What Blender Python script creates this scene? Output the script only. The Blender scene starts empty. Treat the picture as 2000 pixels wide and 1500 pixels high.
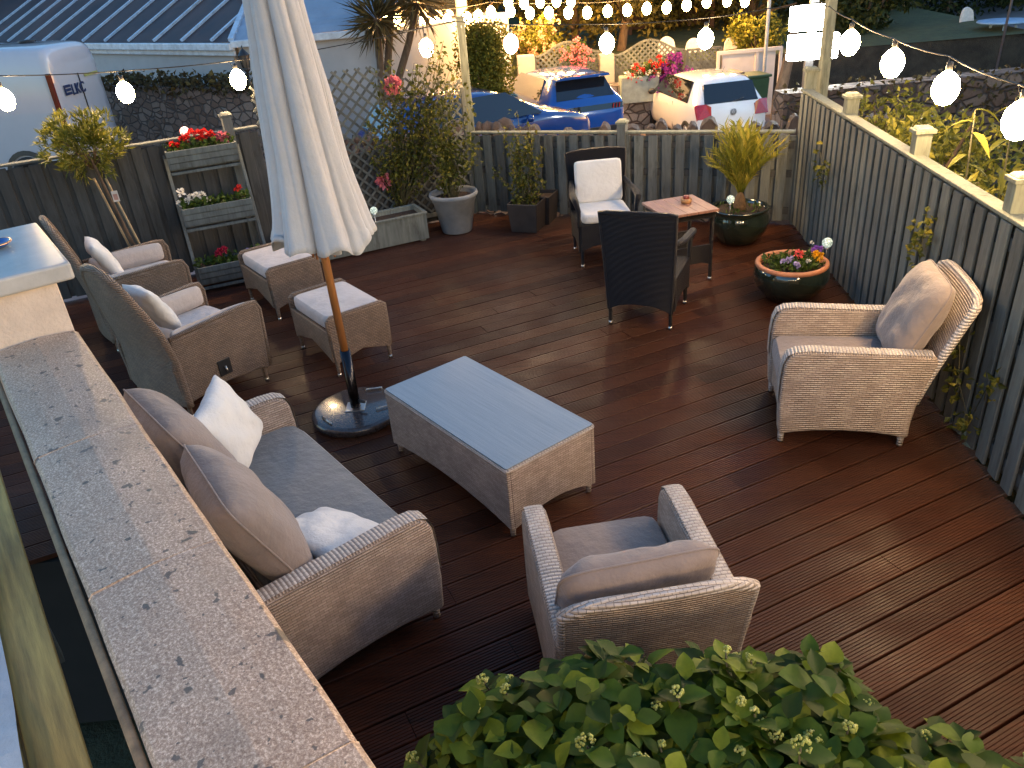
import bpy, math, random
from mathutils import Vector, Matrix, noise
random.seed(7)
PI = math.pi
S = bpy.context.scene
COL = S.collection

# ------------------------------------------------------------------ camera
FPX, TH, RO, CH = 1532.0, math.radians(28.73), math.radians(-4.97), 2.715
_fw = Vector((0, math.cos(TH), -math.sin(TH))); _r = Vector((1, 0, 0)); _u = _r.cross(_fw)
_R = _r*math.cos(RO)+_u*math.sin(RO); _U = -_r*math.sin(RO)+_u*math.cos(RO)
cam = bpy.data.cameras.new('camera'); camo = bpy.data.objects.new('camera', cam); COL.objects.link(camo)
cam.sensor_width = 36; cam.lens = FPX/2000*36; cam.clip_end = 400; cam.clip_start = .05
m = Matrix((_R, _U, -_fw)).transposed().to_4x4(); m.translation = Vector((0, 0, CH)); camo.matrix_world = m
S.camera = camo
CAMP = Vector((0, 0, CH))
def ray(x, y): return _fw*FPX+_R*(x-1000)+_U*(750-y)
def at(x, y, z=0.0):
    d = ray(x, y); return CAMP+d*((z-CH)/d.z)
def aty(x, y, Y):
    d = ray(x, y); return CAMP+d*(Y/d.y)

# ------------------------------------------------------------------ sky, sun, exposure
W = bpy.data.worlds.new('World'); S.world = W; W.use_nodes = True
nt = W.node_tree; nt.nodes.clear()
sky = nt.nodes.new('ShaderNodeTexSky'); sky.sky_type = 'NISHITA'; sky.sun_disc = False
SUN_EL, SUN_AZ = 1.8, 70.0
sky.sun_elevation = math.radians(SUN_EL); sky.sun_rotation = math.radians(SUN_AZ)
sky.air_density = 1.0; sky.dust_density = .4; sky.ozone_density = 2.6
bg = nt.nodes.new('ShaderNodeBackground'); bg.inputs[1].default_value = 0.15
wo = nt.nodes.new('ShaderNodeOutputWorld')
nt.links.new(sky.outputs[0], bg.inputs[0]); nt.links.new(bg.outputs[0], wo.inputs[0])
sl = bpy.data.lights.new('sun', 'SUN'); sl.energy = .03; sl.angle = math.radians(25); sl.color = (1, .86, .7)
so = bpy.data.objects.new('sun', sl); COL.objects.link(so)
az = math.radians(SUN_AZ); el = math.radians(12)
sdir = Vector((math.sin(az)*math.cos(el), math.cos(az)*math.cos(el), math.sin(el)))
so.rotation_euler = (-sdir).to_track_quat('-Z', 'Y').to_euler(); so.location = (0, 0, 12)
S.view_settings.view_transform = 'Standard'; S.view_settings.look = 'None'
S.view_settings.exposure = 3.15; S.view_settings.gamma = 1

# ------------------------------------------------------------------ materials
def new_mat(name):
    m = bpy.data.materials.new(name); m.use_nodes = True; return m, m.node_tree, m.node_tree.nodes['Principled BSDF']
def N(t, k, **kw):
    n = t.nodes.new(k)
    for a, b in kw.items(): setattr(n, a, b)
    return n
def mapped(t, scale=(1, 1, 1), coord='Object', rot=(0, 0, 0)):
    tc = N(t, 'ShaderNodeTexCoord'); mp = N(t, 'ShaderNodeMapping')
    mp.inputs['Scale'].default_value = scale; mp.inputs['Rotation'].default_value = rot
    t.links.new(tc.outputs[coord], mp.inputs['Vector']); return mp.outputs[0]
def ramp(t, src, stops):
    r = N(t, 'ShaderNodeValToRGB'); e = r.color_ramp.elements
    while len(e) < len(stops): e.new(.5)
    for i, (p, c) in enumerate(stops): e[i].position = p; e[i].color = (*c, 1) if len(c) == 3 else c
    t.links.new(src, r.inputs[0]); return r.outputs[0]
def mix(t, f, a, b, mode='MIX'):
    x = N(t, 'ShaderNodeMix', data_type='RGBA', blend_type=mode)
    for i, v in ((0, f), (6, a), (7, b)):
        if hasattr(v, 'links') or hasattr(v, 'is_linked'): t.links.new(v, x.inputs[i])
        elif i == 0: x.inputs[0].default_value = v
        else: x.inputs[i].default_value = (*v, 1)
    return x.outputs[2]
def bump(t, b, h, s=.4, d=.01):
    n = N(t, 'ShaderNodeBump'); n.inputs['Strength'].default_value = s; n.inputs['Distance'].default_value = d
    t.links.new(h, n.inputs['Height']); t.links.new(n.outputs[0], b.inputs['Normal'])
def noi(t, v, sc, det=4, rough=.6):
    n = N(t, 'ShaderNodeTexNoise'); n.inputs['Scale'].default_value = sc; n.inputs['Detail'].default_value = det; n.inputs['Roughness'].default_value = rough
    t.links.new(v, n.inputs['Vector']); return n.outputs[0]
MC = {}
def mat(name, col, rough=.6, metal=0, var=.25, sc=6, bs=.2, bd=.004, bsc=None, stretch=(1, 1, 1), coat=0, spec=None, col2=None):
    if name in MC: return MC[name]
    m, t, b = new_mat(name)
    v = mapped(t, stretch); n = noi(t, v, sc)
    c2 = col2 or tuple(max(0, c*(1-var)) for c in col); c1 = tuple(min(1, c*(1+var*.6)) for c in col)
    t.links.new(ramp(t, n, [(.3, c2), (.7, c1)]), b.inputs['Base Color'])
    b.inputs['Roughness'].default_value = rough; b.inputs['Metallic'].default_value = metal
    b.inputs['Coat Weight'].default_value = coat
    if spec is not None: b.inputs['Specular IOR Level'].default_value = spec
    if bs: bump(t, b, noi(t, v, bsc or sc*8), bs, bd)
    MC[name] = m; return m
def emit(name, col, s):
    if name in MC: return MC[name]
    m, t, b = new_mat(name); b.inputs['Base Color'].default_value = (*col, 1)
    b.inputs['Emission Color'].default_value = (*col, 1); b.inputs['Emission Strength'].default_value = s
    MC[name] = m; return m
def weave(name, c1, c2, dark, bw=.030, rh=.0105, rough=.5):
    m, t, b = new_mat(name); tc = N(t, 'ShaderNodeTexCoord')
    uv = tc.outputs['UV']
    br = N(t, 'ShaderNodeTexBrick'); br.offset = .5; br.squash = 1
    for k, v in (('Scale', 1), ('Mortar Size', .0014), ('Mortar Smooth', .6), ('Bias', 0), ('Brick Width', bw), ('Row Height', rh)): br.inputs[k].default_value = v
    br.inputs['Color1'].default_value = (*c1, 1); br.inputs['Color2'].default_value = (*c2, 1); br.inputs['Mortar'].default_value = (*dark, 1)
    t.links.new(uv, br.inputs['Vector'])
    n = noi(t, uv, 7, 3)
    c = mix(t, 1, br.outputs['Color'], ramp(t, n, [(.3, (.72, .70, .68)), (.72, (1, 1, 1))]), 'MULTIPLY')
    t.links.new(c, b.inputs['Base Color'])
    # rounded strands: sine over the row, broken by the stitches
    sx = N(t, 'ShaderNodeSeparateXYZ'); t.links.new(uv, sx.inputs[0])
    mm = N(t, 'ShaderNodeMath', operation='MULTIPLY'); mm.inputs[1].default_value = 2*PI/rh; t.links.new(sx.outputs[1], mm.inputs[0])
    sn = N(t, 'ShaderNodeMath', operation='COSINE'); t.links.new(mm.outputs[0], sn.inputs[0])
    ml = N(t, 'ShaderNodeMath', operation='MULTIPLY'); ml.inputs[1].default_value = -.35; t.links.new(sn.outputs[0], ml.inputs[0])
    sb = N(t, 'ShaderNodeMath', operation='SUBTRACT'); t.links.new(ml.outputs[0], sb.inputs[0]); t.links.new(br.outputs['Fac'], sb.inputs[1])
    bump(t, b, sb.outputs[0], 1, .006)
    b.inputs['Roughness'].default_value = rough; return m
def fabric(name, col, rough=.85, var=.12):
    m, t, b = new_mat(name); v = mapped(t)
    n = noi(t, v, 5, 3); n2 = noi(t, v, 420, 2); n3 = noi(t, v, 14, 3)
    c = ramp(t, n, [(.3, tuple(x*(1-var) for x in col)), (.7, tuple(min(1, x*(1+var)) for x in col))])
    t.links.new(c, b.inputs['Base Color']); b.inputs['Roughness'].default_value = rough
    b.inputs['Sheen Weight'].default_value = .25
    ad = N(t, 'ShaderNodeMath', operation='MULTIPLY_ADD'); ad.inputs[1].default_value = 9; t.links.new(n3, ad.inputs[0]); t.links.new(n2, ad.inputs[2])
    bump(t, b, ad.outputs[0], .55, .0022); return m

M_WEAVE = weave('rattan_light', (.56, .455, .38), (.40, .315, .26), (.19, .14, .11), .038, .0135)
M_WEAVEB = weave('rattan_brown', (.36, .25, .17), (.27, .185, .125), (.07, .045, .03), .034, .0125)
M_WEAVED = weave('rattan_dark', (.011, .006, .005), (.007, .004, .003), (.003, .002, .002), .026, .010, .42)
M_RIM = weave('rattan_rim', (.62, .56, .52), (.52, .46, .42), (.24, .20, .18), .026, .0185)
M_CUSH = fabric('cushion_taupe', (.215, .172, .155))
M_SEAT = fabric('cushion_seat_sky_tint', (.115, .132, .148), .5)  # same taupe fabric, with blue sky light put into its colour
M_CREAM = fabric('cushion_cream', (.52, .45, .41))
M_WHITE = fabric('cushion_white', (.66, .64, .61), .8, .05)
M_CANVAS = fabric('parasol_canvas', (.43, .435, .45), .9, .05)
M_METAL = mat('brushed_metal', (.55, .53, .5), .28, 1, .1, 40, 0)
M_DKMET = mat('dark_metal', (.03, .03, .035), .18, 1, .1, 40, 0)
M_BLACK = mat('black_plastic', (.02, .02, .022), .4, 0, .2, 20, .1)
M_WIRE = mat('black_cable', (.015, .014, .013), .6, 0, .1, 20, 0)
M_BULB = emit('bulb_glow', (1, .66, .32), 26)
M_BULBF = emit('bulb_glow_far', (1, .56, .18), 27)
M_SOCK = mat('bulb_socket', (.03, .03, .03), .5)
M_SOIL = mat('soil', (.05, .03, .02), .9, 0, .5, 30, .8, .01)

def fence_paint(name, col):
    m, t, b = new_mat(name); v = mapped(t, (14, 14, 1.2))
    n = noi(t, v, 3, 5); v2 = mapped(t); n2 = noi(t, v2, 1.7, 3)
    c = ramp(t, n, [(.25, tuple(x*.62 for x in col)), (.75, tuple(x*1.2 for x in col))])
    c = mix(t, .5, c, ramp(t, n2, [(.35, (.6, .58, .55)), (.65, (1, 1, 1))]), 'MULTIPLY')
    gi = N(t, 'ShaderNodeNewGeometry')
    c = mix(t, 1, c, ramp(t, gi.outputs['Random Per Island'], [(0, (.72, .70, .68)), (.5, (1, 1, 1)), (1, (1.22, 1.2, 1.12))]), 'MULTIPLY')
    v4 = mapped(t, (9, 9, 2.2)); st = ramp(t, noi(t, v4, 1.6, 4, .7), [(.52, (1, 1, 1)), (.72, (.55, .52, .48))])
    c = mix(t, 1, c, st, 'MULTIPLY')
    t.links.new(c, b.inputs['Base Color']); b.inputs['Roughness'].default_value = .75
    bump(t, b, n, .5, .005); return m
M_FENCE = fence_paint('sage_paint', (.135, .145, .14))
M_FENCEP = fence_paint('sage_paint_pale', (.21, .225, .175))
M_FENCED = fence_paint('sage_paint_old', (.062, .061, .060))
M_TROUGH = fence_paint('grey_blue_paint', (.12, .14, .145)); M_BOX = fence_paint('pale_box_paint', (.19, .215, .20))

def deck_mat():
    m, t, b = new_mat('wet_decking')
    ang = math.atan2(.403, .915)
    v = mapped(t, (1, 1, 1), 'Object', (0, 0, -ang))
    sx = N(t, 'ShaderNodeSeparateXYZ'); t.links.new(v, sx.inputs[0])
    d = N(t, 'ShaderNodeMath', operation='DIVIDE'); d.inputs[1].default_value = .151; t.links.new(sx.outputs[1], d.inputs[0])
    fl = N(t, 'ShaderNodeMath', operation='FLOOR'); t.links.new(d.outputs[0], fl.inputs[0])
    # boards are cut into lengths: shift by plank, then floor along the board
    wn0 = N(t, 'ShaderNodeTexWhiteNoise', noise_dimensions='1D'); t.links.new(fl.outputs[0], wn0.inputs['W'])
    ad = N(t, 'ShaderNodeMath', operation='MULTIPLY_ADD'); ad.inputs[1].default_value = 1/2.6; t.links.new(sx.outputs[0], ad.inputs[0]); t.links.new(wn0.outputs[0], ad.inputs[2])
    f2 = N(t, 'ShaderNodeMath', operation='FLOOR'); t.links.new(ad.outputs[0], f2.inputs[0])
    cb = N(t, 'ShaderNodeCombineXYZ'); t.links.new(fl.outputs[0], cb.inputs[0]); t.links.new(f2.outputs[0], cb.inputs[1])
    wn = N(t, 'ShaderNodeTexWhiteNoise', noise_dimensions='3D'); t.links.new(cb.outputs[0], wn.inputs[0])
    base = ramp(t, wn.outputs[0], [(0, (.034, .0105, .006)), (.5, (.053, .0165, .008)), (1, (.076, .025, .011))])
    v2 = mapped(t, (1.2, 26, 26), 'Object', (0, 0, -ang)); n = noi(t, v2, 2.2, 5)
    c = mix(t, 1, base, ramp(t, n, [(.25, (.5, .48, .5)), (.75, (1.25, 1.2, 1.1))]), 'MULTIPLY')
    v3 = mapped(t); n3 = noi(t, v3, 1.3, 4)
    c = mix(t, ramp(t, n3, [(.45, (0, 0, 0)), (.8, (.5, .5, .5))]), c, (.055, .030, .019))
    t.links.new(c, b.inputs['Base Color'])
    r = ramp(t, noi(t, v3, 2.3, 3), [(.35, (.34, .34, .34)), (.65, (.6, .6, .6))]); t.links.new(r, b.inputs['Roughness'])
    b.inputs['Specular IOR Level'].default_value = .2
    bump(t, b, n, .35, .003); return m
M_DECK = deck_mat()

def stone_cap_mat():
    m, t, b = new_mat('speckled_coping'); v = mapped(t)
    n = noi(t, v, 130, 4, .85); n2 = noi(t, v, 5, 4); n3 = noi(t, v, 60, 2)
    c = ramp(t, n, [(.36, (.24, .155, .105)), (.5, (.42, .295, .215)), (.64, (.82, .66, .52))])
    c = mix(t, .55, c, ramp(t, n2, [(.3, (.62, .58, .55)), (.7, (1.05, 1, .95))]), 'MULTIPLY')
    def blotch(scale, r0, keep, seed):
        vo = N(t, 'ShaderNodeTexVoronoi', feature='F1'); vo.inputs['Scale'].default_value = scale; vo.inputs['Randomness'].default_value = 1
        mp = N(t, 'ShaderNodeMapping'); mp.inputs['Location'].default_value = (seed, seed*.7, 0); t.links.new(v, mp.inputs[0])
        # ragged edge
        mixv = N(t, 'ShaderNodeVectorMath', operation='MULTIPLY_ADD'); nn = N(t, 'ShaderNodeTexNoise'); nn.inputs['Scale'].default_value = scale*5; t.links.new(mp.outputs[0], nn.inputs[0])
        mixv.inputs[1].default_value = (.35/scale,)*3; t.links.new(nn.outputs['Color'], mixv.inputs[0]); t.links.new(mp.outputs[0], mixv.inputs[2])
        t.links.new(mixv.outputs[0], vo.inputs['Vector'])
        a = ramp(t, vo.outputs['Distance'], [(r0*.75, (1, 1, 1)), (r0, (0, 0, 0))])
        sx = N(t, 'ShaderNodeSeparateColor'); t.links.new(vo.outputs['Color'], sx.inputs[0])
        k = ramp(t, sx.outputs[0], [(keep-.01, (1, 1, 1)), (keep, (0, 0, 0))])
        return mix(t, 1, a, k, 'MULTIPLY')
    def lichen(sc, th, off):
        mp = N(t, 'ShaderNodeMapping'); mp.inputs['Location'].default_value = (off, off*.6, off*.3); t.links.new(v, mp.inputs[0])
        return ramp(t, noi(t, mp.outputs[0], sc, 2.5, .55), [(th, (0, 0, 0)), (th+.025, (.9, .9, .9))])
    c = mix(t, lichen(12, .655, 3.1), c, (.06, .052, .046))
    c = mix(t, lichen(27, .655, 9.2), c, (.075, .062, .055))
    c = mix(t, lichen(75, .70, 1.2), c, (.09, .075, .065))
    c = mix(t, ramp(t, noi(t, v, 2.2, 5, .7), [(.50, (0, 0, 0)), (.75, (.6, .6, .6))]), c, (.26, .20, .15))
    t.links.new(c, b.inputs['Base Color']); b.inputs['Roughness'].default_value = .38
    ad = N(t, 'ShaderNodeMath', operation='MULTIPLY_ADD'); ad.inputs[1].default_value = .5; t.links.new(n3, ad.inputs[0]); t.links.new(n, ad.inputs[2])
    bump(t, b, ad.outputs[0], .5, .004); return m
M_CAP = stone_cap_mat()
M_CAP2 = mat('smooth_cast_stone', (.42, .42, .41), .28, 0, .15, 9, .25, .003, 90)
M_RENDER = mat('painted_render', (.60, .50, .42), .85, 0, .12, 12, .8, .006, 60)

def rubble_mat(name, cols, sc, mortar=(.08, .06, .05), bs=1):
    m, t, b = new_mat(name); v = mapped(t, (1, 1, 1.6))
    vo = N(t, 'ShaderNodeTexVoronoi', feature='F1'); vo.inputs['Scale'].default_value = sc; t.links.new(v, vo.inputs['Vector'])
    ve = N(t, 'ShaderNodeTexVoronoi', feature='DISTANCE_TO_EDGE'); ve.inputs['Scale'].default_value = sc; t.links.new(v, ve.inputs['Vector'])
    sp = N(t, 'ShaderNodeSeparateColor'); t.links.new(vo.outputs['Color'], sp.inputs[0])
    c = ramp(t, sp.outputs[0], [(0, cols[0]), (.5, cols[1]), (1, cols[2])])
    n = noi(t, v, sc*6, 4); c = mix(t, .6, c, ramp(t, n, [(.3, (.5, .5, .5)), (.7, (1.1, 1.1, 1.1))]), 'MULTIPLY')
    e = ramp(t, ve.outputs['Distance'], [(.02, (0, 0, 0)), (.09, (1, 1, 1))]); c = mix(t, e, mortar, c)
    t.links.new(c, b.inputs['Base Color']); b.inputs['Roughness'].default_value = .85; bump(t, b, e, bs, .03); return m
M_RUBBLE = rubble_mat('brown_rubble', [(.14, .085, .06), (.20, .13, .10), (.27, .20, .16)], 4.5)
M_RUBBLEG = rubble_mat('grey_rubble', [(.17, .14, .12), (.25, .21, .18), (.36, .31, .27)], 4.0)
M_STONE = mat('standing_stone', (.07, .05, .042), .8, 0, .4, 5, .9, .02, 14)

def leafmat(name, col, var=.35, rough=.5, trans=.25, hue2=None):
    m, t, b = new_mat(name); v = mapped(t)
    gi = N(t, 'ShaderNodeNewGeometry')
    c2 = hue2 or (col[0]*1.5, col[1]*1.35, col[2]*.8)
    r = ramp(t, gi.outputs['Random Per Island'], [(0, tuple(x*(1-var) for x in col)), (.6, col), (1, c2)])
    n = noi(t, v, 60, 2)
    c = mix(t, .4, r, ramp(t, n, [(.3, (.6, .6, .6)), (.7, (1.1, 1.1, 1.1))]), 'MULTIPLY')
    t.links.new(c, b.inputs['Base Color']); b.inputs['Roughness'].default_value = rough; b.inputs['Specular IOR Level'].default_value = .22
    tr = N(t, 'ShaderNodeBsdfTranslucent'); t.links.new(c, tr.inputs[0])
    mx = N(t, 'ShaderNodeMixShader'); mx.inputs[0].default_value = trans
    out = t.nodes['Material Output']; t.links.new(b.outputs[0], mx.inputs[1]); t.links.new(tr.outputs[0], mx.inputs[2]); t.links.new(mx.outputs[0], out.inputs[0])
    return m
L_HYD = leafmat('hydrangea_leaf', (.048, .095, .007), .6, .55, .28, (.17, .21, .012))
L_HYDF = leafmat('hydrangea_bud', (.42, .46, .12), .3, .6, .2, (.60, .58, .22))
L_ROSE = leafmat('rose_leaf', (.09, .10, .018), .45, .5, .3, (.24, .20, .03))
L_BAY = leafmat('olive_leaf', (.13, .14, .02), .4, .4, .3, (.30, .26, .04))
L_PALM = leafmat('palm_leaf', (.26, .25, .03), .35, .5, .3, (.50, .38, .06))
L_IVY = leafmat('climber_leaf', (.19, .19, .03), .5, .5, .3, (.48, .40, .06))
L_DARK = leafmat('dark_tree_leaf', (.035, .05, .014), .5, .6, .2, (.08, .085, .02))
L_BUSH = leafmat('clipped_bush_leaf', (.13, .13, .015), .4, .6, .2, (.26, .23, .03))
L_LOW = leafmat('bedding_leaf', (.06, .10, .02), .4, .5, .25)
L_BROWN = leafmat('ivy_brown_leaf', (.085, .06, .025), .5, .7, .15, (.16, .12, .04))
M_BARK = mat('bark', (.12, .075, .045), .9, 0, .5, 12, 1, .02, 20, (1, 1, .3))
M_STEM = mat('green_stem', (.08, .07, .03), .7, 0, .3, 20, .2)
def petal(name, c, v=.25): return leafmat(name, c, v, .6, .3, tuple(min(1, x*1.25) for x in c))
P_RED = petal('petal_red', (.62, .03, .025)); P_PINK = petal('petal_pink', (.75, .22, .26)); P_WHITE = petal('petal_white', (.8, .78, .74))
P_PURPLE = petal('petal_purple', (.22, .03, .24)); P_YEL = petal('petal_yellow', (.85, .45, .02)); P_LILAC = petal('petal_lilac', (.42, .36, .62)); P_PEACH = petal('petal_peach', (.8, .45, .28))
P_CORAL = petal('petal_coral', (.80, .13, .12))

# ------------------------------------------------------------------ mesh builder
class MB:
    def __init__(s): s.v = []; s.f = []; s.mi = []; s.sm = []; s.cur = 0; s.smooth = False
    def add(s, vs, fs):
        o = len(s.v); s.v += [tuple(v) for v in vs]
        for f in fs: s.f.append([i+o for i in f]); s.mi.append(s.cur); s.sm.append(s.smooth)
    def box(s, c, d, M=None, taper=1.0):
        x, y, z = (k/2 for k in d); P = []
        for sz in (-1, 1):
            q = taper if sz > 0 else 1
            P += [Vector((-x*q, -y*q, sz*z)), Vector((x*q, -y*q, sz*z)), Vector((x*q, y*q, sz*z)), Vector((-x*q, y*q, sz*z))]
        P = [((M @ p) if M else p)+Vector(c) for p in P]
        s.add(P, [(3, 2, 1, 0), (4, 5, 6, 7), (0, 1, 5, 4), (1, 2, 6, 5), (2, 3, 7, 6), (3, 0, 4, 7)])
    def beam(s, a, b, w, h, up=(0, 0, 1)):
        a, b = Vector(a), Vector(b); d = (b-a).normalized(); up = Vector(up)
        sd = d.cross(up)
        if sd.length < 1e-4: sd = d.cross(Vector((0, 1, 0)))
        sd.normalize(); u2 = sd.cross(d)
        P = [p+sd*(i*w/2)+u2*(j*h/2) for p in (a, b) for i, j in ((-1, -1), (1, -1), (1, 1), (-1, 1))]
        s.add(P, [(0, 1, 2, 3), (7, 6, 5, 4), (0, 4, 5, 1), (1, 5, 6, 2), (2, 6, 7, 3), (3, 7, 4, 0)])
    def tube(s, pts, r, seg=8, cap=True):
        pts = [Vector(p) for p in pts]; n = len(pts); rr = r if isinstance(r, (list, tuple)) else [r]*n
        o = len(s.v); d0 = (pts[1]-pts[0]).normalized(); ref = d0.orthogonal().normalized(); V = []
        for i, p in enumerate(pts):
            d = (pts[min(i+1, n-1)]-pts[max(i-1, 0)]).normalized()
            ref = (ref-d*ref.dot(d)).normalized(); b2 = d.cross(ref)
            for k in range(seg):
                a = 2*PI*k/seg; V.append(p+(ref*math.cos(a)+b2*math.sin(a))*rr[i])
        F = [(i*seg+k, i*seg+(k+1) % seg, (i+1)*seg+(k+1) % seg, (i+1)*seg+k) for i in range(n-1) for k in range(seg)]
        if cap: F += [tuple(range(seg-1, -1, -1)), tuple((n-1)*seg+k for k in range(seg))]
        sm = s.smooth; s.smooth = True; s.add(V, F); s.smooth = sm
    def lathe(s, prof, c=(0, 0, 0), seg=32, fn=None):
        V = []; c = Vector(c)
        for (r, z) in prof:
            for k in range(seg):
                a = 2*PI*k/seg; q = r if not fn else fn(r, z, a)
                V.append(c+Vector((q*math.cos(a), q*math.sin(a), z)))
        n = len(prof)
        F = [(i*seg+k, i*seg+(k+1) % seg, (i+1)*seg+(k+1) % seg, (i+1)*seg+k) for i in range(n-1) for k in range(seg)]
        sm = s.smooth; s.smooth = True; s.add(V, F); s.smooth = sm
    def disc(s, c, r, seg=24):
        s.add([Vector(c)+Vector((r*math.cos(2*PI*k/seg), r*math.sin(2*PI*k/seg), 0)) for k in range(seg)], [tuple(range(seg))])
    def grid(s, fn, nu, nv):
        V = [fn(i/nu, j/nv) for j in range(nv+1) for i in range(nu+1)]
        F = [(j*(nu+1)+i, j*(nu+1)+i+1, (j+1)*(nu+1)+i+1, (j+1)*(nu+1)+i) for j in range(nv) for i in range(nu)]
        s.add(V, F)
    def prism(s, poly, axis, a, b):
        """poly in the plane normal to axis ('x','y','z'), extruded from a to b"""
        def P(p, t): return {'x': (t, p[0], p[1]), 'y': (p[0], t, p[1]), 'z': (p[0], p[1], t)}[axis]
        n = len(poly); V = [P(p, a) for p in poly]+[P(p, b) for p in poly]
        F = [tuple(range(n-1, -1, -1)), tuple(range(n, 2*n))]+[(i, (i+1) % n, n+(i+1) % n, n+i) for i in range(n)]
        s.add(V, F)
    def sphere(s, c, r, u=10, v=7, sq=(1, 1, 1)):
        V = []; c = Vector(c)
        for j in range(v+1):
            t = PI*j/v
            for i in range(u):
                a = 2*PI*i/u; V.append(c+Vector((r*sq[0]*math.sin(t)*math.cos(a), r*sq[1]*math.sin(t)*math.sin(a), r*sq[2]*math.cos(t))))
        F = [(j*u+i, (j+1)*u+i, (j+1)*u+(i+1) % u, j*u+(i+1) % u) for j in range(v) for i in range(u)]
        sm = s.smooth; s.smooth = True; s.add(V, F); s.smooth = sm
    def leaf(s, p, d, n, L, w, fold=.25, droop=.2, big=False):
        p = Vector(p); d = Vector(d).normalized(); n = Vector(n); sd = d.cross(n)
        if sd.length < 1e-3: sd = d.orthogonal()
        sd.normalize(); n = sd.cross(d).normalized()
        if not big:
            V = [p, p+d*L*.45+sd*w/2+n*w*fold, p+d*L-n*L*droop, p+d*L*.45-sd*w/2+n*w*fold, p+d*L*.5]
            s.add(V, [(0, 4, 1), (4, 2, 1), (0, 3, 4), (4, 3, 2)])
        else:
            st = [(0, .02), (.15, .55), (.38, 1), (.62, .88), (.84, .45), (1, .02)]; V = []
            for t, q in st:
                c = p+d*L*t-n*L*droop*t*t
                for k in (-1, -.5, 0, .5, 1): V.append(c+sd*(w/2*q*k)+n*(w*fold*abs(k)*q*(.6+.4*abs(k))))
            F = [(i*5+k, i*5+k+1, i*5+k+6, i*5+k+5) for i in range(5) for k in range(4)]
            sm = s.smooth; s.smooth = True; s.add(V, F); s.smooth = sm
    def build(s, name, mats, parent=None, bevel=0, seg=2, sub=0, loc=None, weld=False):
        me = bpy.data.meshes.new(name); me.from_pydata(s.v, [], s.f)
        if not isinstance(mats, (list, tuple)): mats = [mats]
        for m in mats: me.materials.append(m)
        me.polygons.foreach_set('material_index', s.mi); me.polygons.foreach_set('use_smooth', s.sm)
        uv = me.uv_layers.new(name='UVMap').data; vv = me.vertices; lp = me.loops
        for p in me.polygons:
            n = p.normal; a = max(range(3), key=lambda k: abs(n[k])+(.15 if k == 1 else 0))
            for li in p.loop_indices:
                c = vv[lp[li].vertex_index].co
                uv[li].uv = (c.x, c.y) if a == 2 else ((c.y, c.z) if a == 0 else (c.x, c.z))
        me.validate(); me.update()
        o = bpy.data.objects.new(name, me); COL.objects.link(o)
        if parent: o.parent = parent
        if loc: o.location = loc
        if bevel:
            b = o.modifiers.new('bevel', 'BEVEL'); b.width = bevel; b.segments = seg; b.limit_method = 'ANGLE'; b.angle_limit = .6
        if sub:
            b = o.modifiers.new('sub', 'SUBSURF'); b.levels = sub; b.render_levels = sub
        return o
def tag(o, label, cat, group=None):
    o['label'] = label; o['category'] = cat
    if group: o['group'] = group
    return o
def thing(name, label, cat, loc=(0, 0, 0), rz=0, group=None):
    o = bpy.data.objects.new(name, None); COL.objects.link(o); o.location = loc; o.rotation_euler = (0, 0, rz); o.empty_display_size = .1
    return tag(o, label, cat, group)
def struct(o): o['kind'] = 'structure'; return o
def copy_tree(o, parent=None):
    c = o.copy(); COL.objects.link(c); c.parent = parent
    for ch in list(o.children): copy_tree(ch, c)
    return c
def facing(fx, fy): return math.atan2(fy, fx)+PI/2
def rnd(a, b): return random.uniform(a, b)
def rdir(up=0):
    while True:
        v = Vector((rnd(-1, 1), rnd(-1, 1), rnd(-1, 1)))
        if .05 < v.length < 1: v.normalize(); v.z += up; return v.normalized()

RY = lambda a: Matrix.Rotation(a, 4, 'Y')
# ------------------------------------------------------------------ setting: ground, road, deck
RZ = -1.40
b = MB(); b.add([(-150, -20, RZ-.1), (150, -20, RZ-.1), (150, 260, RZ-.1), (-150, 260, RZ-.1)], [(0, 1, 2, 3)])
struct(b.build('ground', mat('dark_grass', (.035, .04, .018), .9, 0, .4, 3, .6, .05)))
b = MB(); b.add([(-26, 10.2, RZ-.06), (14, 10.2, RZ-.06), (14, 31, RZ-.06), (-26, 31, RZ-.06)], [(0, 1, 2, 3)])
struct(b.build('car_park', mat('worn_tarmac', (.24, .165, .14), .75, 0, .3, 2.5, .6, .01, 60)))
b = MB(); b.add([(14.0, 8, -.75), (40, 4, -.2), (40, 60, .5), (14.0, 60, -.9)], [(0, 1, 2, 3)])
struct(b.build('road', mat('grey_tarmac', (.17, .15, .15), .7, 0, .2, 3, .5, .01, 60)))

BD = Vector((.915, .403, 0)).normalized(); BN = Vector((-BD.y, BD.x, 0))
DECKP = [Vector(p) for p in ((-6.6, 6.50), (-.25, 9.33), (3.08, 7.92), (2.53, 2.9), (2.30, .2), (.02, .2), (-2.21, 3.45), (-6.6, 3.45))]
def clip(s0, s1):
    ys = []
    for k in range(len(DECKP)):
        a, c = DECKP[k], DECKP[(k+1) % len(DECKP)]; a = Vector((a.x, a.y, 0)); c = Vector((c.x, c.y, 0))
        na, nc = a.dot(BN), c.dot(BN); sm = (s0+s1)/2
        if (na-sm)*(nc-sm) < 0:
            t = (sm-na)/(nc-na); ys.append((a+(c-a)*t).dot(BD))
    return (min(ys), max(ys)) if len(ys) >= 2 else None
prof = [(-.0, -.03), (-.0, -.003), (.003, 0)]
g = 9; wv = .1375/g
for k in range(g):
    x0 = .0015+k*wv
    prof += [(x0+wv*.10, 0), (x0+wv*.62, 0), (x0+wv*.72, -.0035), (x0+wv*.98, -.0035)] if k < g-1 else [(x0+wv*.10, 0), (.1385, 0)]
prof += [(.1405, -.003), (.1405, -.03)]
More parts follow.
